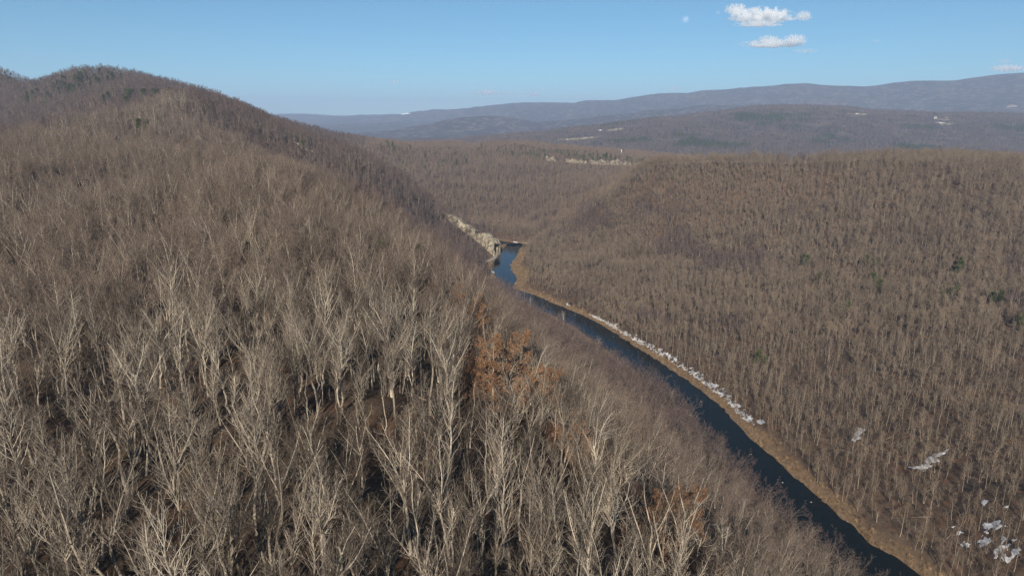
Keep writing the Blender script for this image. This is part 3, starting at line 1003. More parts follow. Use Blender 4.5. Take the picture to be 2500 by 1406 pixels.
# the ridge across the bend
x, y, z, d, s = place(-760, 620, 1080, 2800, 8.0, 0.95)
m = (s > 0) & ~((x > 88) & (x < 378) & (np.abs(y - 1955 + (x - 100) * 0.5) < 14)) & (d > 10) & ((y > 1250) | (x < 260)) & (x > -430 - 0.35 * np.maximum(y - 1900, 0))
x, y, z = x[m], y[m], z[m]
n = len(x)
stuff_woods('forest', 'bare woods on the ridge across the river bend', np.stack([x, y, z], 1), eul(n), rng.uniform(0.55, 0.9, n), rng.integers(0, 12, n), sunny_lib)

# undergrowth
x, y, z, d, s = place(-300, 260, 30, 420, 4.4, 0.4)
m = (s < 0) & (d > 4)
n = m.sum()
stuff_woods('undergrowth', 'thin leafless undergrowth between the trees of the near ridge', np.stack([x, y, z], 1)[m], eul(n, 0.15), rng.uniform(0.5, 1.3, n), rng.integers(0, 3, n), shrub_lib, 'undergrowth')
x, y, z, d, s = place(30, 480, 180, 800, 5.0, 0.6)
m = (s > 0) & (d > 6)
n = m.sum()
stuff_woods('undergrowth', 'leafless undergrowth between the trunks right of the river', np.stack([x, y, z], 1)[m], eul(n, 0.15), rng.uniform(0.4, 1.0, n), rng.integers(0, 3, n), shrub_lib, 'undergrowth')
# dense brush behind and in the snow of the right bank
xs = rng.uniform(50, 180, 9000)
ys = rng.uniform(415, 745, 9000)
d, s = river_distance(xs, ys)
m = (s > 0) & (d > 7) & (d < 20) & (rng.uniform(0, 1, 9000) < 0.3)
n = m.sum()
stuff_woods('undergrowth', 'leafless brush along the snowy right bank', np.stack([xs, ys, height(xs, ys)], 1)[m], eul(n, 0.15), rng.uniform(0.6, 1.6, n), rng.integers(0, 3, n), shrub_lib, 'undergrowth')
# russet brush in a loose band down the shoulder
xs = rng.uniform(-40, 75, 9000)
ys = rng.uniform(110, 270, 9000)
cxs = np.interp(ys, (110, 130, 150, 165, 190, 220, 250, 270), (34, 40, 22, 8, -2, -14, -24, -30))
m = (np.abs(xs - cxs) < 11 + 7 * vnoise(xs / 9, ys / 9, 101)) & (rng.uniform(0, 1, 9000) < 0.5) & (fbm(xs / 14, ys / 14, 2, 103) > -0.15)
n = m.sum()
stuff_woods('russet_undergrowth', 'loose band of dull russet brush down the shoulder above the river', np.stack([xs, ys, height(xs, ys)], 1)[m], eul(n, 0.12), rng.uniform(0.9, 2.3, n), rng.integers(0, 3, n), russet_lib, 'undergrowth')
# dense brush in the shoulder's hollows, their shadow painted into the dark twigs
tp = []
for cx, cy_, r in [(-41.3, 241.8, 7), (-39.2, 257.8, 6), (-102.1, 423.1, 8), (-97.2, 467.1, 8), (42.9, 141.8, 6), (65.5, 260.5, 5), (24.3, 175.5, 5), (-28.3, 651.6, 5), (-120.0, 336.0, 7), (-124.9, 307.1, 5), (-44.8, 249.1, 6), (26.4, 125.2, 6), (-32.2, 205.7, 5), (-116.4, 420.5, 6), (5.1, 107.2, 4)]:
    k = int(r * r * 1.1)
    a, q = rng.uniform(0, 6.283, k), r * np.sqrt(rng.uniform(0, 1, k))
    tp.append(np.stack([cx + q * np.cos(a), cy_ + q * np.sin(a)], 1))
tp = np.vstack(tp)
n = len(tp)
stuff_woods('thicket', 'dense leafless thickets with the shadow of the hollows painted into their twigs', np.c_[tp, height(tp[:, 0], tp[:, 1])], eul(n, 0.12), rng.uniform(0.9, 2.2, n), rng.integers(0, 3, n), dark_lib, 'thicket')


# ------------------------------------------------------------------ single trees that stand out
def place_tree(name, x_, y_, sc, rotz, parts_, label, group, cat='tree'):
    root = bpy.data.objects.new(name, None)
    COL.objects.link(root)
    root.location = (x_, y_, float(height(np.array([x_]), np.array([y_]))[0]))
    root.rotation_euler = (0, 0, rotz)
    root.scale = (sc,) * 3
    tag(root, label, cat, group)
    par = root
    for k, (nm, me) in enumerate(parts_):
        o = obj(nm, me, par if k == 2 else root)
        if k == 1:
            par = o
        if nm in ('twigs', 'leaves'):
            tag(o, None, None, None, 'stuff')
    return root


BP = [M['bark_pale'], M['twig']]
PALE = [tree_parts(700 + i, 'pale_tree', BP, 0, **kw)[:3] for i, kw in enumerate([
    dict(kind='spreading', H=17, bole=0.26, spread=60, up=0.5, limbs=12),
    dict(kind='leaning', H=17, bole=0.3, spread=52, up=0.3, limbs=13, lean=(0.35, 0.05, 0)),
    dict(kind='fork', H=18, bole=0.3, spread=44, up=0.4, limbs=14)])]
PALE_AT = [(6.4, 150.6, 2, 0.3, 1.0, 'white barked forked tree standing out below the russet thicket'),
           (-15.8, 177.3, 0, 2.0, 0.9, 'pale crooked tree just left of the russet trees'),
           (-24.9, 192.4, 2, 4.0, 0.85, 'slim pale tree with upright limbs above the russet trees'),
           (4.9, 190.7, 1, 0.2, 0.9, 'pale leaning tree on the river side of the russet trees'),
           (18.4, 154.5, 1, -0.4, 0.95, 'pale leaning tree on the shoulder right of the white forked tree'),
           (64.2, 184.3, 2, 1.0, 1.0, 'tall pale tree standing low on the river side, lower right'),
           (19.4, 113.6, 0, 0.7, 1.05, 'broad pale tree with low spreading limbs near the bottom edge'),
           (-40.5, 355.3, 1, -0.2, 0.9, 'white leaning tree above the orange bushes near the skyline of the shoulder'),
           (-38.5, 416.4, 0, 1.4, 0.9, 'white spreading tree farthest up the shoulder'),
           (-29.3, 240.7, 0, 3.2, 0.85, 'pale crooked tree below the two pines'),
           (13.1, 241.3, 2, 5.0, 0.9, 'pale forked tree on the shoulder facing the snowy river bank'),
           (21.0, 208.9, 2, 2.6, 0.95, 'pale forked tree at the outer edge of the shoulder'),
           (-4.0, 155.8, 1, 0.1, 0.8, 'small pale leaning tree in the hollow below the tan leaved trees'),
           (36.9, 172.6, 0, 4.4, 0.9, 'pale crooked tree on the steep bank above the river')]
for x_, y_, k, rz, sc, lab in PALE_AT:
    place_tree('bare_tree', x_, y_, sc, rz, list(zip(('trunk', 'crown', 'twigs'), PALE[k])), lab, 'pale trees on the shoulder above the river')


def leaves_mesh(seed, tw, count, size, mats):
    """small folded dead leaves hung along the twigs"""
    rng_ = np.random.default_rng(seed)
    P = np.vstack([t[0].reshape(-1, 3) for t in tw])
    p = P[rng_.integers(0, len(P), count)] + rng_.normal(0, 0.15, (count, 3))
    a = rng_.normal(0, 1, (count, 3))
    a /= np.linalg.norm(a, axis=1, keepdims=True)
    b = np.cross(a, rng_.normal(0, 1, (count, 3)))
    b /= np.linalg.norm(b, axis=1, keepdims=True)
    c = np.cross(a, b)
    s = size * rng_.uniform(0.6, 1.4, (count, 1))
    V = np.stack([p - a * s, p + b * s * 0.5 + c * s * 0.15, p + a * s, p - b * s * 0.5 + c * s * 0.15], 1).reshape(-1, 3)
    q = np.arange(count * 4).reshape(-1, 4)
    return mesh_from('leaves', V, np.vstack([q[:, [0, 1, 2]], q[:, [0, 2, 3]]]), mats)


RUS = []
for i, kw in enumerate([dict(kind='spreading', H=13, bole=0.15, spread=52, up=0.5, limbs=16), dict(kind='straight', H=14, bole=0.18, spread=50, up=0.4, limbs=18)]):
    a, b, c, tw = tree_parts(760 + i, 'russet_tree', [M['bark'], M['twig_russet']], 1, **kw)
    RUS.append((a, b, leaves_mesh(i, tw, 7500, 0.13, M['leaf_russet'])))
RUS_AT = [(-2.4, 187.5, 'tan leaved tree on the shoulder, highest of the russet clump'), (2.5, 181.5, 'tan leaved tree beside the highest one of the russet clump'),
          (-9.0, 180.0, 'low tan leaved tree left of the russet clump'), (-3.5, 160.0, 'russet leaved tree in the middle of the shoulder'),
          (4.1, 157.9, 'reddish tree right behind the white forked tree'), (9.5, 163.0, 'reddish tree at the right edge of the russet clump'),
          (-8.5, 152.0, 'low tan leaved tree at the left foot of the russet clump'), (-4.5, 144.0, 'tan leaved tree at the bottom of the russet clump'),
          (15.0, 142.0, 'small russet tree below the white forked tree'), (45.5, 163.4, 'orange leaved tree low on the right of the shoulder'),
          (40.5, 150.0, 'orange brown tree nearest the bottom right of the shoulder'), (47.0, 156.5, 'orange leaved tree between two others above the river'),
          (-12.4, 217.7, 'rust red tree high on the shoulder'), (-19.1, 225.4, 'dull russet tree left of the rust red one'), (-14.0, 233.0, 'small russet tree behind the rust red one'),
          (30.0, 118.0, 'russet sapling at the bottom edge of the photograph')]
for i, (x_, y_, lab) in enumerate(RUS_AT):
    place_tree('russet_tree', x_, y_, 1.0 + 0.45 * ((i * 37) % 10) / 10, i * 1.3, list(zip(('trunk', 'crown', 'leaves'), RUS[i % 2])), lab, 'trees keeping their dead leaves on the shoulder')

# pale trees along the left bank, seen against the water
SYC = [tree_joined(720 + i, 'bank_tree', BP, 1, kind='spreading', H=16, bole=0.25, spread=46, up=0.45, limbs=13) for i in range(2)]
SYC_W = ['white barked tree leaning over the river at the foot of the gravel road', 'white barked tree at the inside of the river bend', 'white barked tree where the river leaves the bend',
         'pale barked tree on the left bank across from the tan bar', 'pale barked tree on the left bank across from the broken snow', 'pale barked tree rising alone against the dark river',
         'pale barked tree on the left bank across from the long snow band', 'pale riverside tree near the two yellow green evergreens', 'pale riverside tree just below the yellow green evergreens', 'pale riverside tree lowest along the left bank']
for i, (yy, lab) in enumerate(zip((842, 818, 792, 752, 722, 660, 590, 455, 415, 372), SYC_W)):
    j = int(np.argmin(np.abs(RIVER_LINE[:, 1] - yy)))
    px_, py_, w_ = RIVER_LINE[j]
    x_ = px_ - w_ - 4.5
    o = obj('bank_tree', SYC[i % 2], None, (x_, py_, float(height(np.array([x_]), np.array([py_]))[0])))
    o.rotation_euler = (0.0, 0.12, i * 1.9)
    o.scale = (0.85 + 0.25 * (i % 3) / 2,) * 3
    tag(o, lab, 'tree', 'pale trees along the left bank')


# ------------------------------------------------------------------ pines
def pine_parts(seed, H, nbr, npt, nsp, spike, base=0.3, droop=0.1):
    rng_ = np.random.default_rng(seed)
    z = np.linspace(0, 1, 7)
    wob = np.cumsum(rng_.normal(0, 0.006, (7, 2)), 0) * H
    P = np.stack([wob[:, 0], wob[:, 1], z * H - 0.5 * (1 - z)], 1)[None]
    R = (H * 0.014 * (1 - 0.9 * z))[None]
    tb = Tubes()
    tb.add(P, R, 6, 0)
    bP, bR = grow(rng_, P, R, nbr, base, 0.99, 0.34, 78, -droop + 0.25, 0.12, 3, 0.35, 0.3, shorten=0.72)
    tb.add(bP, np.maximum(bR, 0.02), 3, 0)
    # sprays of needles: thin spikes along the boughs
    n = len(bP)
    q = np.repeat(np.arange(n), npt)
    t = rng_.uniform(0.3, 1.0, len(q)) * 3
    i = np.minimum(t.astype(int), 2)
    f = (t - i)[:, None]
    p = bP[q, i] * (1 - f) + bP[q, i + 1] * f
    p = np.repeat(p, nsp, 0)
    d = np.repeat(bP[q, 3] - bP[q, 0], nsp, 0)
    d = d / (np.linalg.norm(d, axis=1, keepdims=True) + 1e-6) * 0.7 + rng_.normal(0, 0.6, (len(p), 3)) + [0, 0, 0.35]
    d /= np.linalg.norm(d, axis=1, keepdims=True)
    ln = spike * rng_.uniform(0.6, 1.3, (len(p), 1))
    sp = np.stack([p, p + d * ln * 0.5, p + d * ln], 1)
    sr = np.repeat(np.array([[0.25, 1.0, 0.15]]) * spike * 0.13, len(p), 0)
    tn = Tubes()
    tn.add(sp, sr, 3, 0)
    return tb, tn, (sp, sr)


PINE = []
for i in range(2):
    tb, tn, _ = pine_parts(800 + i, 15, 64, 9, 8, 0.8, 0.28)
    PINE.append((tb.mesh('pine_trunk', [M['pine_bark']]), tn.mesh('pine_crown', [M['needle']])))
FPINE = []
for i in range(4):
    tb, _, (sp, sr) = pine_parts(820 + i, 15, 34, 4, 4, 1.5, 0.22 + 0.08 * (i % 2))
    tb.add(sp, sr * 1.3, 3, 1)
    FPINE.append(tb.mesh('far_pine', [M['pine_bark'], M['needle']]))
for x_, y_, sc, lab in [(-54.8, 283.1, 1.05, 'bright green pine with a rounded top among the bare trees on the near ridge'),
                        (-46.5, 330.0, 1.05, 'narrow green pine behind the round topped one'),
                        (-57.5, 270.0, 0.62, 'low dark pine half hidden left of the round topped one')]:
    place_tree('pine_tree', x_, y_, sc, x_, list(zip(('trunk', 'crown'), PINE[int(abs(x_)) % 2])), lab, 'pines on the near ridge', 'pine')
for x_, y_, sc, lab in [(109.2, 438.0, 0.7, 'yellow green evergreen at the left water edge, upper one of three'), (117.0, 412.0, 0.62, 'yellow green evergreen at the left water edge, middle one of three'),
                        (121.0, 396.0, 0.5, 'yellow green evergreen at the left water edge, lowest of three')]:
    place_tree('evergreen_tree', x_, y_, sc, x_, list(zip(('trunk', 'crown'), PINE[int(x_) % 2])), lab, 'evergreens at the left water edge', 'evergreen')
for x_, y_, sc, lab in [(-405.5, 761.6, 1.0, 'wide dark pine clump alone high on the near ridge'), (-398.0, 764.0, 0.9, 'pine touching the wide dark one high on the near ridge'),
                        (-410.5, 715.6, 0.8, 'round pine below the dark clump on the near ridge'), (-369.3, 638.6, 0.8, 'single pine among bare trees midway up the near ridge'),
                        (-560.0, 860.0, 0.8, 'single pine near the left edge high on the near ridge'), (-470.0, 850.0, 0.6, 'small pine on the brow of the near ridge'),
                        (-316.0, 1050.0, 1.0, 'dark pine beside the rock outcrop on the flank')]:
    o = obj('pine_tree', FPINE[int(abs(x_)) % 4], None, (x_, y_, float(height(np.array([x_]), np.array([y_]))[0])))
    o.scale = (sc * 1.15, sc * 1.15, sc)
    tag(o, lab, 'pine', 'scattered pines of the left hill')


def pine_cluster(spots, n, lab, group, rng_):
    for k in range(n):
        cx, cy_, rx, ry = spots[k % len(spots)]
        x_, y_ = cx + rng_.normal(0, rx), cy_ + rng_.normal(0, ry)
        o = obj('pine_tree', FPINE[int(rng_.integers(0, 4))], None, (x_, y_, float(height(np.array([x_]), np.array([y_]))[0])))
        o.rotation_euler = (0, 0, rng_.uniform(0, 6.28))
        o.scale = (rng_.uniform(0.75, 1.25) * (1.3 if cy_ < 1750 else 1.0),) * 3
        tag(o, lab, 'pine', group)


rp = np.random.default_rng(9)
pine_cluster([(-993, 1694, 45, 40), (-985, 1610, 35, 25), (-1060, 1660, 40, 30)], 46, 'dark pine in the green patch on the back summit', 'pines on the back summit', rp)
pine_cluster([(-748, 1375, 28, 25), (-720, 1400, 22, 25), (-640, 1290, 25, 18), (-600, 1250, 20, 15)], 44, 'green pine in the band below the skyline of the left hill', 'pines below the left skyline', rp)
pine_cluster([(20, 2060, 45, 55), (70, 2010, 40, 40), (-60, 2100, 60, 60), (110, 2080, 40, 60)], 60, 'dark pine scattered along the top of the middle ridge', 'pines on top of the middle ridge', rp)
pine_cluster([(220, 2000, 40, 35), (290, 1960, 45, 35), (360, 1930, 35, 30), (420, 1910, 30, 25)], 80, 'dark pine in the thick row above the white cliff band', 'pines above the white cliff band', rp)
pine_cluster([(-300, 1960, 80, 50), (-200, 1800, 60, 60)], 26, 'dark pine dotted on the left part of the middle ridge', 'pines left on the middle ridge', rp)
GREEN = [(334.0, 703.3), (371.6, 683.6), (438.0, 655.5), (367.5, 578.1), (302.5, 598.3), (380.9, 717.6), (331.0, 760.2), (404.2, 555.6), (388.8, 501.8), (320.5, 691.8), (357.2, 647.7), (382.8, 586.8), (311.6, 625.8), (197.6, 517.3), (327.0, 750.1), (448.7, 667.9)]
for k, (x_, y_) in enumerate(GREEN):
    for q_ in range(1 + k % 3):
        a_, b_ = x_ + q_ * 4.5, y_ + q_ * 3.0 * (-1) ** k
        o = obj('pine_tree', FPINE[(k + q_) % 4], None, (a_, b_, float(height(np.array([a_]), np.array([b_]))[0])))
        o.rotation_euler = (0, 0, k * 1.7 + q_)
        o.scale = (0.68 + 0.09 * ((k * 3 + q_) % 4),) * 3
        tag(o, 'small green pine among bare trees on the slope right of the river', 'pine', 'pines right of the river')


# ------------------------------------------------------------------ rock faces
def rock_face(B, Tp, nseg, nrow, depth, rough, seed, thick):
    """a crag between a foot line and a top line, broken into blocks and ribs, closed at the back"""
    B, Tp = np.array(B, float), np.array(Tp, float)
    s = np.linspace(0, len(B) - 1, nseg + 1)
    it = lambda A: np.stack([np.interp(s, np.arange(len(A)), A[:, k]) for k in range(3)], 1)
    b, t = it(B), it(Tp)
    along = np.gradient(b, axis=0)
    nrm = np.stack([along[:, 1], -along[:, 0], np.zeros(len(b))], 1)
    nrm /= np.linalg.norm(nrm, axis=1, keepdims=True) + 1e-9
    nrm *= np.sign(-(nrm * b).sum(1, keepdims=True))            # outwards, away from the hill
    V = []
    for j in range(nrow + 1):
        v = j / nrow
        p = b * (1 - v) + t * v
        rib = 0.7 * vnoise(s * 2.3 + 5, np.full(len(s), v * 0.8), seed) + 0.55 * vnoise(s * 7.3, np.full(len(s), v * 1.6), seed + 1) + 0.3 * np.round(vnoise(s * 2.0, np.full(len(s), v * 7.0), seed + 4) * 2) / 2 + 0.25 * vnoise(s * 15, np.full(len(s), v * 5.0), seed + 2)
        p = p + nrm * (rib * rough + depth * math.sin(v * 3.0))[:, None]
        p[:, 2] += (vnoise(s * 4, np.full(len(s), 2.2), seed + 3) * rough * 1.3) * (v ** 2)
        if j == 0:
            p[:, 2] -= 3
        V.append(p)
    back = V[-1] - nrm * thick
    back[:, 2] -= 2
    low = back.copy()
    low[:, 2] = b[:, 2] - 6
    V += [back, low]
    V = np.stack(V)
    id_ = np.arange(V.shape[0] * V.shape[1]).reshape(V.shape[:2])
    q = np.stack([id_[:-1, :-1].ravel(), id_[:-1, 1:].ravel(), id_[1:, 1:].ravel(), id_[1:, :-1].ravel()], 1)
    return V.reshape(-1, 3), q


FOOT = [(-98.1, 1080.2, -172.4), (-76.9, 1053.8, -187.5), (-56.7, 1033.0, -196.6), (-38.3, 1011.9, -198.9), (-23.1, 995.0, -200.1)]
TOP = [(-108.1, 1108.9, -149.0), (-85.0, 1084.9, -156.3), (-57.7, 1056.7, -171.6), (-40.2, 1036.0, -172.2), (-26.0, 1014.9, -180.5)]
mid = lambda a, b, t: tuple(a[k] * (1 - t) + b[k] * t for k in range(3))
V, q = rock_face([mid(FOOT[0], TOP[0], .35), mid(FOOT[1], TOP[1], .4), mid(FOOT[2], TOP[2], .5)], TOP[:3], 46, 12, 1.5, 1.7, 3, 10)
tag(obj('rock_cliff', mesh_from('rock_cliff', V, q, M['rock'])), 'long slanting cream rock face on the spur above the river bend', 'cliff', 'cliffs of the gorge')
V, q = rock_face(FOOT[2:], TOP[2:], 34, 16, 2.0, 1.6, 8, 12)
tag(obj('rock_cliff', mesh_from('rock_cliff', V, q, M['rock'])), 'cream rock buttress at the tip of the spur beside the gravel road', 'cliff', 'cliffs of the gorge')
V, q = rock_face([(-332, 1062, -50), (-318, 1050, -54), (-303, 1052, -62)], [(-336, 1074, -34), (-320, 1062, -37), (-304, 1064, -48)], 22, 8, 1.5, 2.0, 12, 8)
tag(obj('rock_outcrop', mesh_from('rock_outcrop', V, q, M['rock'])), 'small pale rock outcrop high on the flank of the left hill', 'outcrop', 'cliffs of the gorge')
for k, (xa, xb, w_) in enumerate([(96, 124, 'leftmost short'), (150, 205, 'second'), (214, 262, 'third'), (268, 318, 'fourth'), (326, 372, 'rightmost')]):
    xs = np.linspace(xa, xb, 4)
    ys = 1972 - (xs - 100) * 0.50
    zz = height(xs, ys)
    V, q = rock_face(np.stack([xs, ys - 8, zz + 4], 1), np.stack([xs, ys + 2, zz + 13 + 3 * np.sin(xs)], 1), 26, 6, 1.0, 2.4, 20 + k, 8)
    tag(obj('rock_cliff', mesh_from('rock_cliff', V, q, M['rock'])), '%s piece of the whitish cliff band across the middle ridge' % w_, 'cliff', 'pieces of the white cliff band')


# ------------------------------------------------------------------ old snow
def poly_inside(x, y, poly, soft):
    """signed distance to a polygon's edge, positive inside"""
    P = np.array(poly, float)
    ins = np.zeros(x.shape, bool)
    best = np.full(x.shape, 1e9)
    for a, b in zip(P, np.roll(P, -1, 0)):
        c = ((a[1] > y) != (b[1] > y)) & (x < (b[0] - a[0]) * (y - a[1]) / (b[1] - a[1] + 1e-12) + a[0])
        ins ^= c
        d_ = b - a
        t = np.clip(((x - a[0]) * d_[0] + (y - a[1]) * d_[1]) / (d_ @ d_ + 1e-9), 0, 1)
        best = np.minimum(best, np.hypot(x - a[0] - t * d_[0], y - a[1] - t * d_[1]))
    return np.where(ins, best, -best)


def snow_sheet(label, X, Y, mask, thick=0.45):
    """a mound of snow where mask > 0, its rim sinking into the ground"""
    Z = height(X, Y) + np.where(mask > 0, 0.06, -0.3) + thick * sstep(mask / 1.5)
    cell = (mask[:-1, :-1] > -0.35) & (mask[1:, :-1] > -0.35) & (mask[:-1, 1:] > -0.35) & (mask[1:, 1:] > -0.35)
    cell &= np.maximum(np.maximum(mask[:-1, :-1], mask[1:, :-1]), np.maximum(mask[:-1, 1:], mask[1:, 1:])) > -0.1
    id_ = np.arange(X.size).reshape(X.shape)
    q = np.stack([id_[:-1, :-1][cell], id_[:-1, 1:][cell], id_[1:, 1:][cell], id_[1:, :-1][cell]], 1)
    used, inv = np.unique(q, return_inverse=True)
    V = np.stack([X.ravel()[used], Y.ravel()[used], Z.ravel()[used]], 1)
    o = obj('snow_patch', mesh_from('snow_patch', V, inv.reshape(q.shape), M['snow'], True))
    tag(o, label, 'snow', 'patches of old snow')


def snow_poly(label, poly, rough=0.9, st=0.5, thick=0.14, seed=1):
    P = np.array(poly)
    X, Y = np.meshgrid(np.arange(P[:, 0].min() - 3, P[:, 0].max() + 3, st), np.arange(P[:, 1].min() - 3, P[:, 1].max() + 3, st))
    m = poly_inside(X, Y, poly, 1) + 1.25 * rough * fbm(X / 2.3, Y / 2.3, 3, seed) + 0.45 * vnoise(X / 0.8, Y / 0.8, seed + 50)
    snow_sheet(label, X, Y, m, thick)


snow_poly('leaf shaped snow patch alone on the slope right of the river', SNOW_A, seed=2)
snow_poly('long ragged snow patch on the slope, right of the leaf shaped one', SNOW_B, 1.3, seed=3)
snow_poly('snow patch at the lower end of the long river bank band', SNOW_D, 0.8, seed=4)
for k, (cx, cy_, r, lab) in enumerate(SNOW_C):
    a = np.linspace(0, 6.283, 9)[:-1]
    poly = [(cx + r * 1.25 * math.cos(t + k) * (1 + 0.25 * math.sin(3 * t + k)), cy_ + r * math.sin(t + k) * (1 + 0.25 * math.cos(2 * t + 2 * k))) for t in a]
    snow_poly(lab, poly, 0.5 + 0.9 * (r > 1.5), 0.3, 0.12, 10 + k)
# the broken band along the right bank
rl = RIVER_LINE[(RIVER_LINE[:, 1] > 418) & (RIVER_LINE[:, 1] < 745)]
X, Y = np.meshgrid(np.arange(60, 185, 0.8), np.arange(418, 742, 0.8))
D_, S_ = river_distance(X, Y)
band = 3.3 - np.abs(D_ - 9.0 - 2.0 * vnoise(Y / 40, Y * 0, 33)) + 0.9 * fbm(X / 6, Y / 9, 2, 34)
band = band - 5.5 * sstep((Y - 640) / 90) * (vnoise(X / 6, Y / 14, 35) + 0.35) - 3 * sstep((430 - Y) / 12)
band = np.where(S_ > 0, band, -9) * 0.8
band = band + 1.3 * fbm(X / 1.9, Y / 1.9, 2, 39)
snow_sheet('long broken band of snow along the right bank of the river', X, Y, band, 0.16)
X, Y = np.meshgrid(np.arange(-30, 40, 0.8), np.arange(1100, 1165, 0.8))
D_, S_ = river_distance(X, Y)
snow_sheet('strip of snow on the bank at the far end of the visible river', X, Y, np.where((S_ > 0) & (X > 2), 1.2 - np.abs(D_ - 3.0), -9) + 1.5 * fbm(X / 6, Y / 6, 3, 44), 0.3)
snow_poly('small snow patch at the near end of the gravel road', [(-29, 890), (-23, 890), (-22, 901), (-28, 902)], 0.6, 0.6, seed=45)
snow_poly('tiny far snow patch in the woods beyond the river bend', [(-31, 1340), (-24, 1344), (-19, 1362), (-26, 1358)], 0.8, 0.8, seed=46)


# ------------------------------------------------------------------ gravel road beside the bend, stones in the river, fallen logs
rc = _catmull([(-24.5, 1062), (-23, 1040), (-21.5, 1022), (-21.5, 1004), (-24.5, 985), (-31, 965), (-37, 945), (-42, 922), (-52, 890), (-62, 850)], 5)
T = np.gradient(rc, axis=0)
T /= np.linalg.norm(T, axis=1)[:, None]
N2 = np.c_[-T[:, 1], T[:, 0]]
rc[:, :] = rc - [2.5, 0]
prof = [(-2.9, -1.2), (-2.1, 0.35), (0, 0.45), (2.1, 0.35), (2.9, -1.2)]
zc = np.maximum(height(rc[:, 0], rc[:, 1]), WATER_Z + 1.4)
zc = np.convolve(np.pad(zc, 4, mode='edge'), np.ones(9) / 9, 'valid') + 0.5
V = np.array([[rc[i, 0] + N2[i, 0] * w_, rc[i, 1] + N2[i, 1] * w_, zc[i] + h_] for i in range(len(rc)) for w_, h_ in prof])
ii = np.arange(len(V)).reshape(-1, 5)
tag(obj('road', mesh_from('road', V, np.stack([ii[:-1, :-1].ravel(), ii[:-1, 1:].ravel(), ii[1:, 1:].ravel(), ii[1:, :-1].ravel()], 1), M['gravel'], True)),
    'pale gravel road curving round the cliff foot beside the river', None, None, 'structure')


def boulder(seed, r):
    rng_ = np.random.default_rng(seed)
    import bmesh
    bm = bmesh.new()
    bmesh.ops.create_icosphere(bm, subdivisions=2, radius=1)
    for v in bm.verts:
        c = np.array(v.co)
        k = 1 + 0.3 * vnoise(np.array([c[0] * 1.7 + seed]), np.array([c[1] * 1.7 + c[2] * 2.1]), seed)[0]
        v.co = Vector((c[0] * k * r * 1.4, c[1] * k * r, max(c[2] * k * r * 0.7, -0.4 * r)))
    me = bpy.data.meshes.new('stone')
    bm.to_mesh(me)
    bm.free()
    me.materials.append(M['stone'])
    return me


STONE = [boulder(i, 0.7) for i in range(3)]
for k, (x_, y_, sc, lab) in enumerate([(138.0, 463.6, 1.0, 'white stone in the dark water off the lower end of the snow band'), (147.1, 383.0, 0.9, 'white stone in the river below the yellow green evergreens'),
                                       (153.5, 349.4, 1.0, 'white stone in the river beside the tan bank bulge'), (161.0, 329.0, 0.9, 'white stone close to the right water edge'),
                                       (66.0, 690.0, 1.1, 'pale stone at the right water edge below the first snow'), (96.0, 617.0, 0.9, 'pale stone at the water edge along the snow band'),
                                       (152.0, 352.6, 0.6, 'small white stone next to the one beside the tan bulge'), (172.0, 311.0, 0.9, 'pale stone at the right water edge, lowest of all')]):
    o = obj('stone', STONE[k % 3], None, (x_, y_, WATER_Z - 0.05))
    o.rotation_euler = (0, 0, k * 1.1)
    o.scale = (sc * 0.5,) * 3
    tag(o, lab, 'stone', 'stones in the river')

lt = Tubes()
lt.add(np.array([[[0, 0, 0], [3, 0.1, 0.05], [6, -0.1, 0.0], [9, 0.1, 0.1], [11, 0.3, 0.2]]], float), np.array([[0.24, 0.21, 0.18, 0.13, 0.07]]), 7)
st = [np.array([[a, 0.1, 0.1] for a in (4.0, 6.5, 8.0)])]
lt.add(np.array([[[a, 0, 0.1], [a + 0.5, s_ * 0.6, 0.5], [a + 0.9, s_ * 1.3, 0.9]] for a, s_ in ((5.0, 1), (6.8, -1), (8.4, 1))], float), np.array([[0.07, 0.05, 0.03]] * 3), 4)
LOG = lt.mesh('log', [M['branch']])
for k, (x_, y_, ang, lab) in enumerate([(199, 366, 2.3, 'fallen log on the slope between river and leaf shaped snow'), (222, 372, 0.4, 'fallen log right of the leaf shaped snow'), (196, 330, 0.9, 'fallen log just above the tan river bank'),
                                        (206, 300, 2.8, 'fallen log among the bank trees at lower right'), (214, 318, 0.3, 'fallen log below the ragged snow patch'), (203, 283, 0.5, 'fallen log lowest on the right slope'),
                                        (238, 318, 1.9, 'fallen log right of the ragged snow patch'), (-52, 118, 0.6, 'fallen log on the brown floor of the near wood, lower left'), (-100, 287, 0.3, 'fallen log in the clearing behind the shelter'),
                                        (-20, 148, 2.4, 'fallen log in the gap of the near wood, centre')]):
    o = obj('fallen_log', LOG, None, (x_, y_, float(height(np.array([x_ * 1.0]), np.array([y_ * 1.0]))[0]) + 0.2))
    dx, dy = math.cos(ang), math.sin(ang)
    h2 = float(height(np.array([x_ + 10 * dx]), np.array([y_ + 10 * dy]))[0]) + 0.2
    o.rotation_euler = (0, -math.atan2(h2 - o.location.z, 10), ang)
    o.scale = (0.55 + 0.08 * (k % 4),) * 3
    tag(o, lab, 'log', 'fallen logs')


# dead grass on the banks and bars
def tuft(seed):
    rng_ = np.random.default_rng(seed)
    n = 22
    a = rng_.uniform(0, 6.28, n)
    l = rng_.uniform(0.5, 1.2, n)
    o0 = rng_.normal(0, 0.35, (n, 2))
    out_ = rng_.uniform(0.15, 0.6, n)
    P = np.stack([np.stack([o0[:, 0] + np.cos(a) * out_ * t ** 1.6, o0[:, 1] + np.sin(a) * out_ * t ** 1.6, l * t - 0.05], 1) for t in (0, 0.55, 1.0)], 1)
    t_ = Tubes()
    t_.add(P, np.repeat(np.array([[0.05, 0.04, 0.012]]), n, 0), 3)
    return t_.mesh('tuft', [M['grass']])


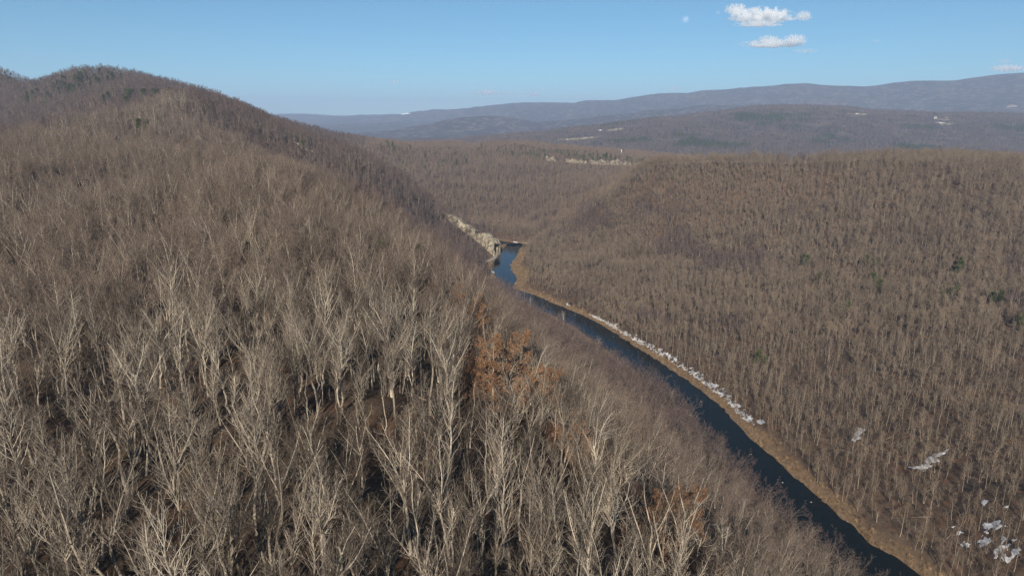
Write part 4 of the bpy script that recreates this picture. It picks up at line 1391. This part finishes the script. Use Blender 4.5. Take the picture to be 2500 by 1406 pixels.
grass_lib = library('grass', [tuft(i) for i in range(4)])
gxs = np.concatenate([rng.uniform(-60, 215, 60000)])
gys = rng.uniform(240, 1115, 60000)
gd, gs = river_distance(gxs, gys)
m = (gd > 0.4) & (gd < np.where(gs > 0, np.where((gys > 800) & (gys < 1050), 18, 10), 6) + 3 * vnoise(gxs / 7, gys / 7, 81)) & (rng.uniform(0, 1, 60000) < 0.8)
gp = np.stack([gxs, gys, height(gxs, gys)], 1)[m]
n = len(gp)
stuff_woods('dry_grass', 'tan dead grass along the river banks and bars', gp, eul(n, 0.1), rng.uniform(0.6, 1.5, n), rng.integers(0, 4, n), grass_lib, 'grass')


# ------------------------------------------------------------------ the small shelter on the near ridge
def box(V, F, x0, x1, y0, y1, z0, z1):
    k = len(V)
    V += [(x0, y0, z0), (x1, y0, z0), (x1, y1, z0), (x0, y1, z0), (x0, y0, z1), (x1, y0, z1), (x1, y1, z1), (x0, y1, z1)]
    F += [[k + i for i in f] for f in ((0, 3, 2, 1), (4, 5, 6, 7), (0, 1, 5, 4), (1, 2, 6, 5), (2, 3, 7, 6), (3, 0, 4, 7))]


def boxes(name, lst, mat, parent):
    V, F = [], []
    for b_ in lst:
        box(V, F, *b_)
    return obj(name, mesh_from(name, np.array(V, float), F, mat), parent)


M['green_roof'] = mat_simple('green_sheet', (0.03, 0.085, 0.075), (0.07, 0.15, 0.13), 0.8, 0.5, 0.4)
M['dark_wood'] = mat_simple('dark_boards', (0.03, 0.028, 0.026), (0.07, 0.065, 0.06), 1.5)
M['grey_wood'] = mat_simple('grey_boards', (0.16, 0.13, 0.10), (0.3, 0.25, 0.2), 1.5)
shelter = bpy.data.objects.new('shelter', None)
COL.objects.link(shelter)
shelter.location = (-106.5, 280, float(height(np.array([-106.5]), np.array([280.0]))[0]))
shelter.rotation_euler = (0, 0, 0.15)
tag(shelter, 'small dark green roofed shelter half hidden by bare trees on the near ridge', 'shelter')
boxes('post', [(-1.9, -1.75, -1.4, -1.25, -0.6, 1.6)], M['grey_wood'], shelter)
boxes('post', [(-0.6, -0.45, -1.4, -1.25, -0.6, 1.6)], M['grey_wood'], shelter)
boxes('post', [(1.75, 1.9, -1.4, -1.25, -0.6, 1.6)], M['grey_wood'], shelter)
boxes('floor', [(-2.0, 2.0, -1.5, 1.5, 0.25, 0.38)], M['grey_wood'], shelter)
boxes('wall', [(-1.95, 1.95, 1.3, 1.4, 0.38, 2.6)], M['dark_wood'], shelter)
boxes('wall', [(-1.95, -1.85, -1.24, 1.29, 0.38, 2.4)], M['dark_wood'], shelter)
boxes('wall', [(1.85, 1.95, -1.24, 1.29, 0.38, 2.4)], M['dark_wood'], shelter)
boxes('front_panel', [(-1.94, 1.94, -1.42, -1.41, 1.55, 2.5)], M['green_roof'], shelter)
rv = np.array([(-2.3, -1.9, 2.5), (2.3, -1.9, 2.5), (2.3, 0.1, 3.5), (-2.3, 0.1, 3.5), (-2.3, 1.8, 2.6), (2.3, 1.8, 2.6)], float)
rv2 = rv - [0, 0, 0.12]
rf = [[0, 1, 2, 3], [3, 2, 5, 4], [7, 6, 9, 8], [8, 9, 10, 11], [0, 6, 7, 1], [4, 5, 11, 10], [0, 3, 9, 6], [3, 4, 10, 9], [1, 7, 8, 2], [2, 8, 11, 5]]
rf[2], rf[3] = [7, 6, 9, 8], [8, 9, 10, 11]
obj('roof', mesh_from('roof', np.vstack([rv, rv2]), rf, M['green_roof']), shelter)


# ------------------------------------------------------------------ far country: houses, fields, a tower, woods on the hill behind the gorge
def house(x_, y_, w_, l_, h_, ang, wm, rm, lab):
    root = bpy.data.objects.new('house', None)
    COL.objects.link(root)
    root.location = (x_, y_, float(height(np.array([x_]), np.array([y_]))[0]) + 1.5)
    root.rotation_euler = (0, 0, ang)
    tag(root, lab, 'house', 'houses on the far hill')
    V = np.array([(-l_, -w_, -4), (l_, -w_, -4), (l_, w_, -4), (-l_, w_, -4), (-l_, -w_, h_), (l_, -w_, h_), (l_, w_, h_), (-l_, w_, h_), (-l_, 0, h_ + w_ * 0.7), (l_, 0, h_ + w_ * 0.7)], float)
    obj('wall', mesh_from('wall', V, [[0, 1, 5, 4], [2, 3, 7, 6], [1, 2, 6, 9, 5], [3, 0, 4, 8, 7], [0, 3, 2, 1]], wm), root)
    e = 0.8
    R_ = np.array([(-l_ - e, -w_ - e, h_ - .3), (l_ + e, -w_ - e, h_ - .3), (l_ + e, 0, h_ + w_ * .75), (-l_ - e, 0, h_ + w_ * .75), (-l_ - e, w_ + e, h_ - .3), (l_ + e, w_ + e, h_ - .3)], float)
    R_ = np.vstack([R_, R_ + [0, 0, 0.5]])
    obj('roof', mesh_from('roof', R_, [[0, 3, 2, 1], [3, 4, 5, 2], [6, 7, 8, 9], [9, 8, 11, 10], [0, 1, 7, 6], [4, 10, 11, 5], [0, 6, 9, 3], [3, 9, 10, 4], [1, 2, 8, 7], [2, 5, 11, 8]], rm), root)


M['white_wall'] = mat_simple('white_paint', (0.7, 0.7, 0.68), (0.82, 0.82, 0.8), 0.5)
M['dark_roof'] = mat_simple('dark_shingle', (0.04, 0.035, 0.035), (0.08, 0.07, 0.07), 0.6)
M['brown_roof'] = mat_simple('brown_shingle', (0.10, 0.06, 0.045), (0.16, 0.10, 0.08), 0.6)
house(2655, 4342, 7, 14, 5, 0.2, M['white_wall'], M['dark_roof'], 'dark roofed house in the tan clearing on the far hill')
house(2700, 4490, 6, 9, 5, 0.0, M['white_wall'], M['white_wall'], 'small white house above the tan clearing on the far hill')
house(2805, 4545, 5, 8, 5, 0.4, M['white_wall'], M['brown_roof'], 'pale shed at the upper right of the tan clearing')
house(2233, 4555, 7, 12, 5, 0.1, M['white_wall'], M['brown_roof'], 'brown roofed house on the crest of the far hill')
house(1520, 4630, 7, 12, 5, -0.2, M['white_wall'], M['dark_roof'], 'dark roofed house left on the crest of the far hill')
house(548, 4340, 7, 12, 5, 0.3, M['white_wall'], M['dark_roof'], 'white house alone in the hazy valley')


def patch(name, x_, y_, rx, ry, mat, lab, lift=3.0, ang=0.0):
    """a clearing that follows the ground"""
    n, r = 22, 5
    V, F = [], []
    for j in range(r + 1):
        for i in range(n):
            t = i * 2 * math.pi / n
            k = j / r * (1 + 0.25 * math.sin(3 * t + x_) + 0.15 * math.sin(5 * t + y_))
            a_, b_ = rx * k * math.cos(t), ry * k * math.sin(t)
            V.append((x_ + a_ * math.cos(ang) - b_ * math.sin(ang), y_ + a_ * math.sin(ang) + b_ * math.cos(ang)))
    V = np.array(V)
    Z = height(V[:, 0], V[:, 1]) + lift
    Z[-n:] -= 1.5 * lift
    for j in range(r):
        for i in range(n):
            F.append([j * n + i, j * n + (i + 1) % n, (j + 1) * n + (i + 1) % n, (j + 1) * n + i])
    tag(obj(name, mesh_from(name, np.c_[V, Z], F, mat, True)), lab, None, None, 'structure')


patch('field', 2660, 4325, 42, 45, M['field'], 'tan clearing round the dark roofed house on the far hill', 4)
patch('field', 2740, 4470, 45, 18, M['field'], 'tan strip above the clearing on the far hill', 4)
patch('field', 2225, 4545, 55, 30, M['field'], 'tan clearing on the crest of the far hill', 4)
patch('field', 360, 4060, 110, 24, M['field'], 'long pale field on the valley floor beyond the gorge', 8)
patch('field', 640, 4300, 60, 16, M['field'], 'pale field behind the long one on the valley floor', 8)
patch('field', -1460, 6730, 160, 50, M['field'], 'pale field far down the valley at left', 10)
patch('field', 5590, 7900, 60, 35, M['field'], 'tan clearing at the right edge on the far mountain foot', 10)
patch('snow_field', -2330, 13500, 80, 50, M['snow_field'], 'white snowy field on the far left mountain crest', 12)
patch('snow_field', -1950, 13000, 90, 30, M['snow_field'], 'second white snowy field on the far left mountain crest', 12)
# the tower behind the pines of the middle ridge
tw = Tubes()
tw.add(np.array([[[0, 0, -8], [0, 0, 18]]], float), np.array([[1.3, 1.1]]), 12)
tw.add(np.array([[[0, 0, 17.6], [0, 0, 17.9], [0, 0, 19.0], [0, 0, 19.3]]], float), np.array([[1.2, 1.5, 1.5, 0.2]]), 12)
tower = obj('tower', tw.mesh('tower', [M['white_wall']]), None, (336.7, 2140, float(height(np.array([336.7]), np.array([2140.0]))[0])))
tag(tower, 'thin white tower rising behind the pines of the middle ridge', 'tower')

# woods on the long hill behind the gorge
rf_ = np.random.default_rng(31)
xs = rf_.uniform(-900, 4600, 90000)
ys = rf_.uniform(2850, 5000, 90000)
zs = height(xs, ys)
m = (xs < 0.78 * ys + 60) & (xs > -0.2 * ys) & (zs > -178) & (rf_.uniform(0, 1, 90000) < 0.75)
for fx, fy, fr_, fq in ((2660, 4325, 45, 50), (2740, 4470, 45, 22), (2225, 4545, 55, 30), (360, 4060, 110, 60), (640, 4300, 60, 50)):
    m &= np.hypot((xs - fx) / fr_, (ys - fy) / fq) > 1
xs, ys, zs = xs[m], ys[m], zs[m]
pm = (fbm(xs / 300, ys / 200, 3, 71) > 0.75 - 0.9 * np.exp(-((xs - 1900 - (ys - 3600) * 1.0) / 420) ** 2 - ((ys - 3600) / 90) ** 2))
pine_lib = library('zz_pine', FPINE)
n = (~pm).sum()
stuff_woods('forest', 'hazy bare woods on the long hill behind the gorge', np.stack([xs, ys, zs], 1)[~pm], eul(n), rf_.uniform(0.8, 1.25, n), rf_.integers(0, 12, n), mauve_lib)
n = pm.sum()
stuff_woods('pine_wood', 'dark pine stands on the long hill behind the gorge', np.stack([xs, ys, zs], 1)[pm], eul(n), rf_.uniform(0.8, 1.3, n), rf_.integers(0, 4, n), pine_lib)


# ------------------------------------------------------------------ moon and clouds
def cloud_material(name, seed, dens, soft):
    t = NT(name)
    tc = t.n('ShaderNodeTexCoord').outputs['Object']
    ln = t.n('ShaderNodeVectorMath', operation='LENGTH')
    t.l(tc, ln.inputs[0])
    mp = t.n('ShaderNodeMapping')
    mp.inputs['Location'].default_value = (seed * 3.7, seed * 1.3, seed * 2.1)
    mp.inputs['Scale'].default_value = (3.4, 2.4, 1.15)
    t.l(tc, mp.inputs['Vector'])
    n1 = t.noise(1.7, 4, 0.55, mp.outputs[0])
    f = t.math('ADD', t.math('MULTIPLY', t.math('SUBTRACT', 0.86, ln.outputs['Value']), 1.1), t.math('MULTIPLY', t.math('SUBTRACT', n1, 0.535), 6.0))
    f = t.math('MULTIPLY', f, soft * 0.5, True)
    inside = t.math('MULTIPLY', t.math('SUBTRACT', 1.0, ln.outputs['Value']), 6.0, True)
    f = t.math('MULTIPLY', t.math('MULTIPLY', f, inside), dens)
    pv_ = t.n('ShaderNodeVolumePrincipled')
    pv_.inputs['Color'].default_value = (0.995, 0.995, 0.995, 1)
    pv_.inputs['Anisotropy'].default_value = 0.0
    t.l(f, pv_.inputs['Density'])
    t.l(pv_.outputs[0], t.out.inputs['Volume'])
    try:
        t.m.cycles.volume_step_rate = 0.25
    except Exception:
        pass
    return t.m


import bmesh
_bm = bmesh.new()
bmesh.ops.create_icosphere(_bm, subdivisions=3, radius=1.0)
for v in _bm.verts:
    if v.co.z < 0:
        v.co.z *= 0.55
PUFF = bpy.data.meshes.new('cloud')
_bm.to_mesh(PUFF)
_bm.free()
CM = [cloud_material('cloud_vapour_%s' % w, k, 0.02, 3.0) for k, w in enumerate(('a', 'b', 'c'))]
CMT = cloud_material('thin_cloud_vapour', 5, 0.010, 2.0)
CLOUDS = [(5874, 17060, 2317, 893, 259, 255, 0, 'largest white cloud at upper right, its broad body'),
          (5250, 17097, 2471, 309, 138, 180, 0, 'tuft at the upper left end of the largest cloud'),
          (5579, 16482, 2075, 623, 181, 87, 0, 'narrow white band just below the largest cloud'),
          (6843, 17060, 2323, 214, 127, 165, 0, 'small wedge shaped cloud right of the largest one'),
          (5444, 17579, 2343, 307, 89, 93, 1, 'faint veil left of the largest cloud'),
          (6095, 16903, 1691, 833, 242, 135, 0, 'long flat cloud below the largest one'),
          (6178, 17354, 1849, 317, 94, 123, 0, 'hump on top of the long flat cloud'),
          (6559, 16715, 1760, 329, 125, 163, 0, 'puffy right end of the long flat cloud'),
          (6872, 16864, 1537, 369, 107, 75, 1, 'thin sliver of cloud under the long flat one'),
          (13451, 19385, 1311, 578, 168, 130, 0, 'flat white cloud over the mountain at the right edge'),
          (13700, 19958, 1548, 254, 75, 98, 1, 'small cloud above the flat one at the right edge'),
          (-900, 25983, 916, 595, 173, 129, 0, 'low white cloud streak above the far ridge, left one'),
          (-184, 26495, 906, 474, 138, 95, 1, 'low faint cloud streak above the far ridge, middle one'),
          (810, 25972, 873, 372, 108, 105, 0, 'low white cloud streak above the far ridge, right one'),
          (-3788, 22947, 1140, 164, 71, 93, 0, 'tiny white cloud alone in the middle of the sky'),
          (4828, 17079, 2404, 71, 52, 67, 1, 'tiny wisp between the moon and the largest cloud'),
          (9076, 17979, 1882, 139, 43, 56, 1, 'tiny wisp right of the long flat cloud'),
          (6161, 27063, 1118, 387, 112, 146, 1, 'faint puff just above the far mountain crest')]
for k, (x_, y_, z_, rx, ry, rz_, thin, lab) in enumerate(CLOUDS):
    me = PUFF.copy()
    me.materials.append(CMT if thin else CM[k % 3])
    o = obj('cloud', me, None, (x_, y_, z_))
    o.scale = (rx, ry, rz_)
    tag(o, lab, 'cloud', 'small clouds')

t = NT('moon_dust')
tc = t.n('ShaderNodeTexCoord').outputs['Object']
# the lit air stands in front of the moon, so its light adds to the sky's
df = t.n('ShaderNodeBsdfDiffuse')
t.l(t.ramp(t.noise(0.0045, 3, 0.5, tc), [(0.4, (0.035, 0.03, 0.02)), (0.62, (0.11, 0.09, 0.07))]), df.inputs['Color'])
tr_ = t.n('ShaderNodeBsdfTransparent')
ad = t.n('ShaderNodeAddShader')
t.l(df.outputs[0], ad.inputs[0])
t.l(tr_.outputs[0], ad.inputs[1])
t.l(ad.outputs[0], t.out.inputs['Surface'])
_bm = bmesh.new()
bmesh.ops.create_uvsphere(_bm, u_segments=40, v_segments=20, radius=290)
me = bpy.data.meshes.new('moon')
_bm.to_mesh(me)
_bm.free()
me.polygons.foreach_set('use_smooth', np.ones(len(me.polygons), bool))
me.materials.append(t.m)
tag(obj('moon', me, None, (15261, 63906, 8471)), 'faint round day moon in the blue sky left of the clouds', 'moon')
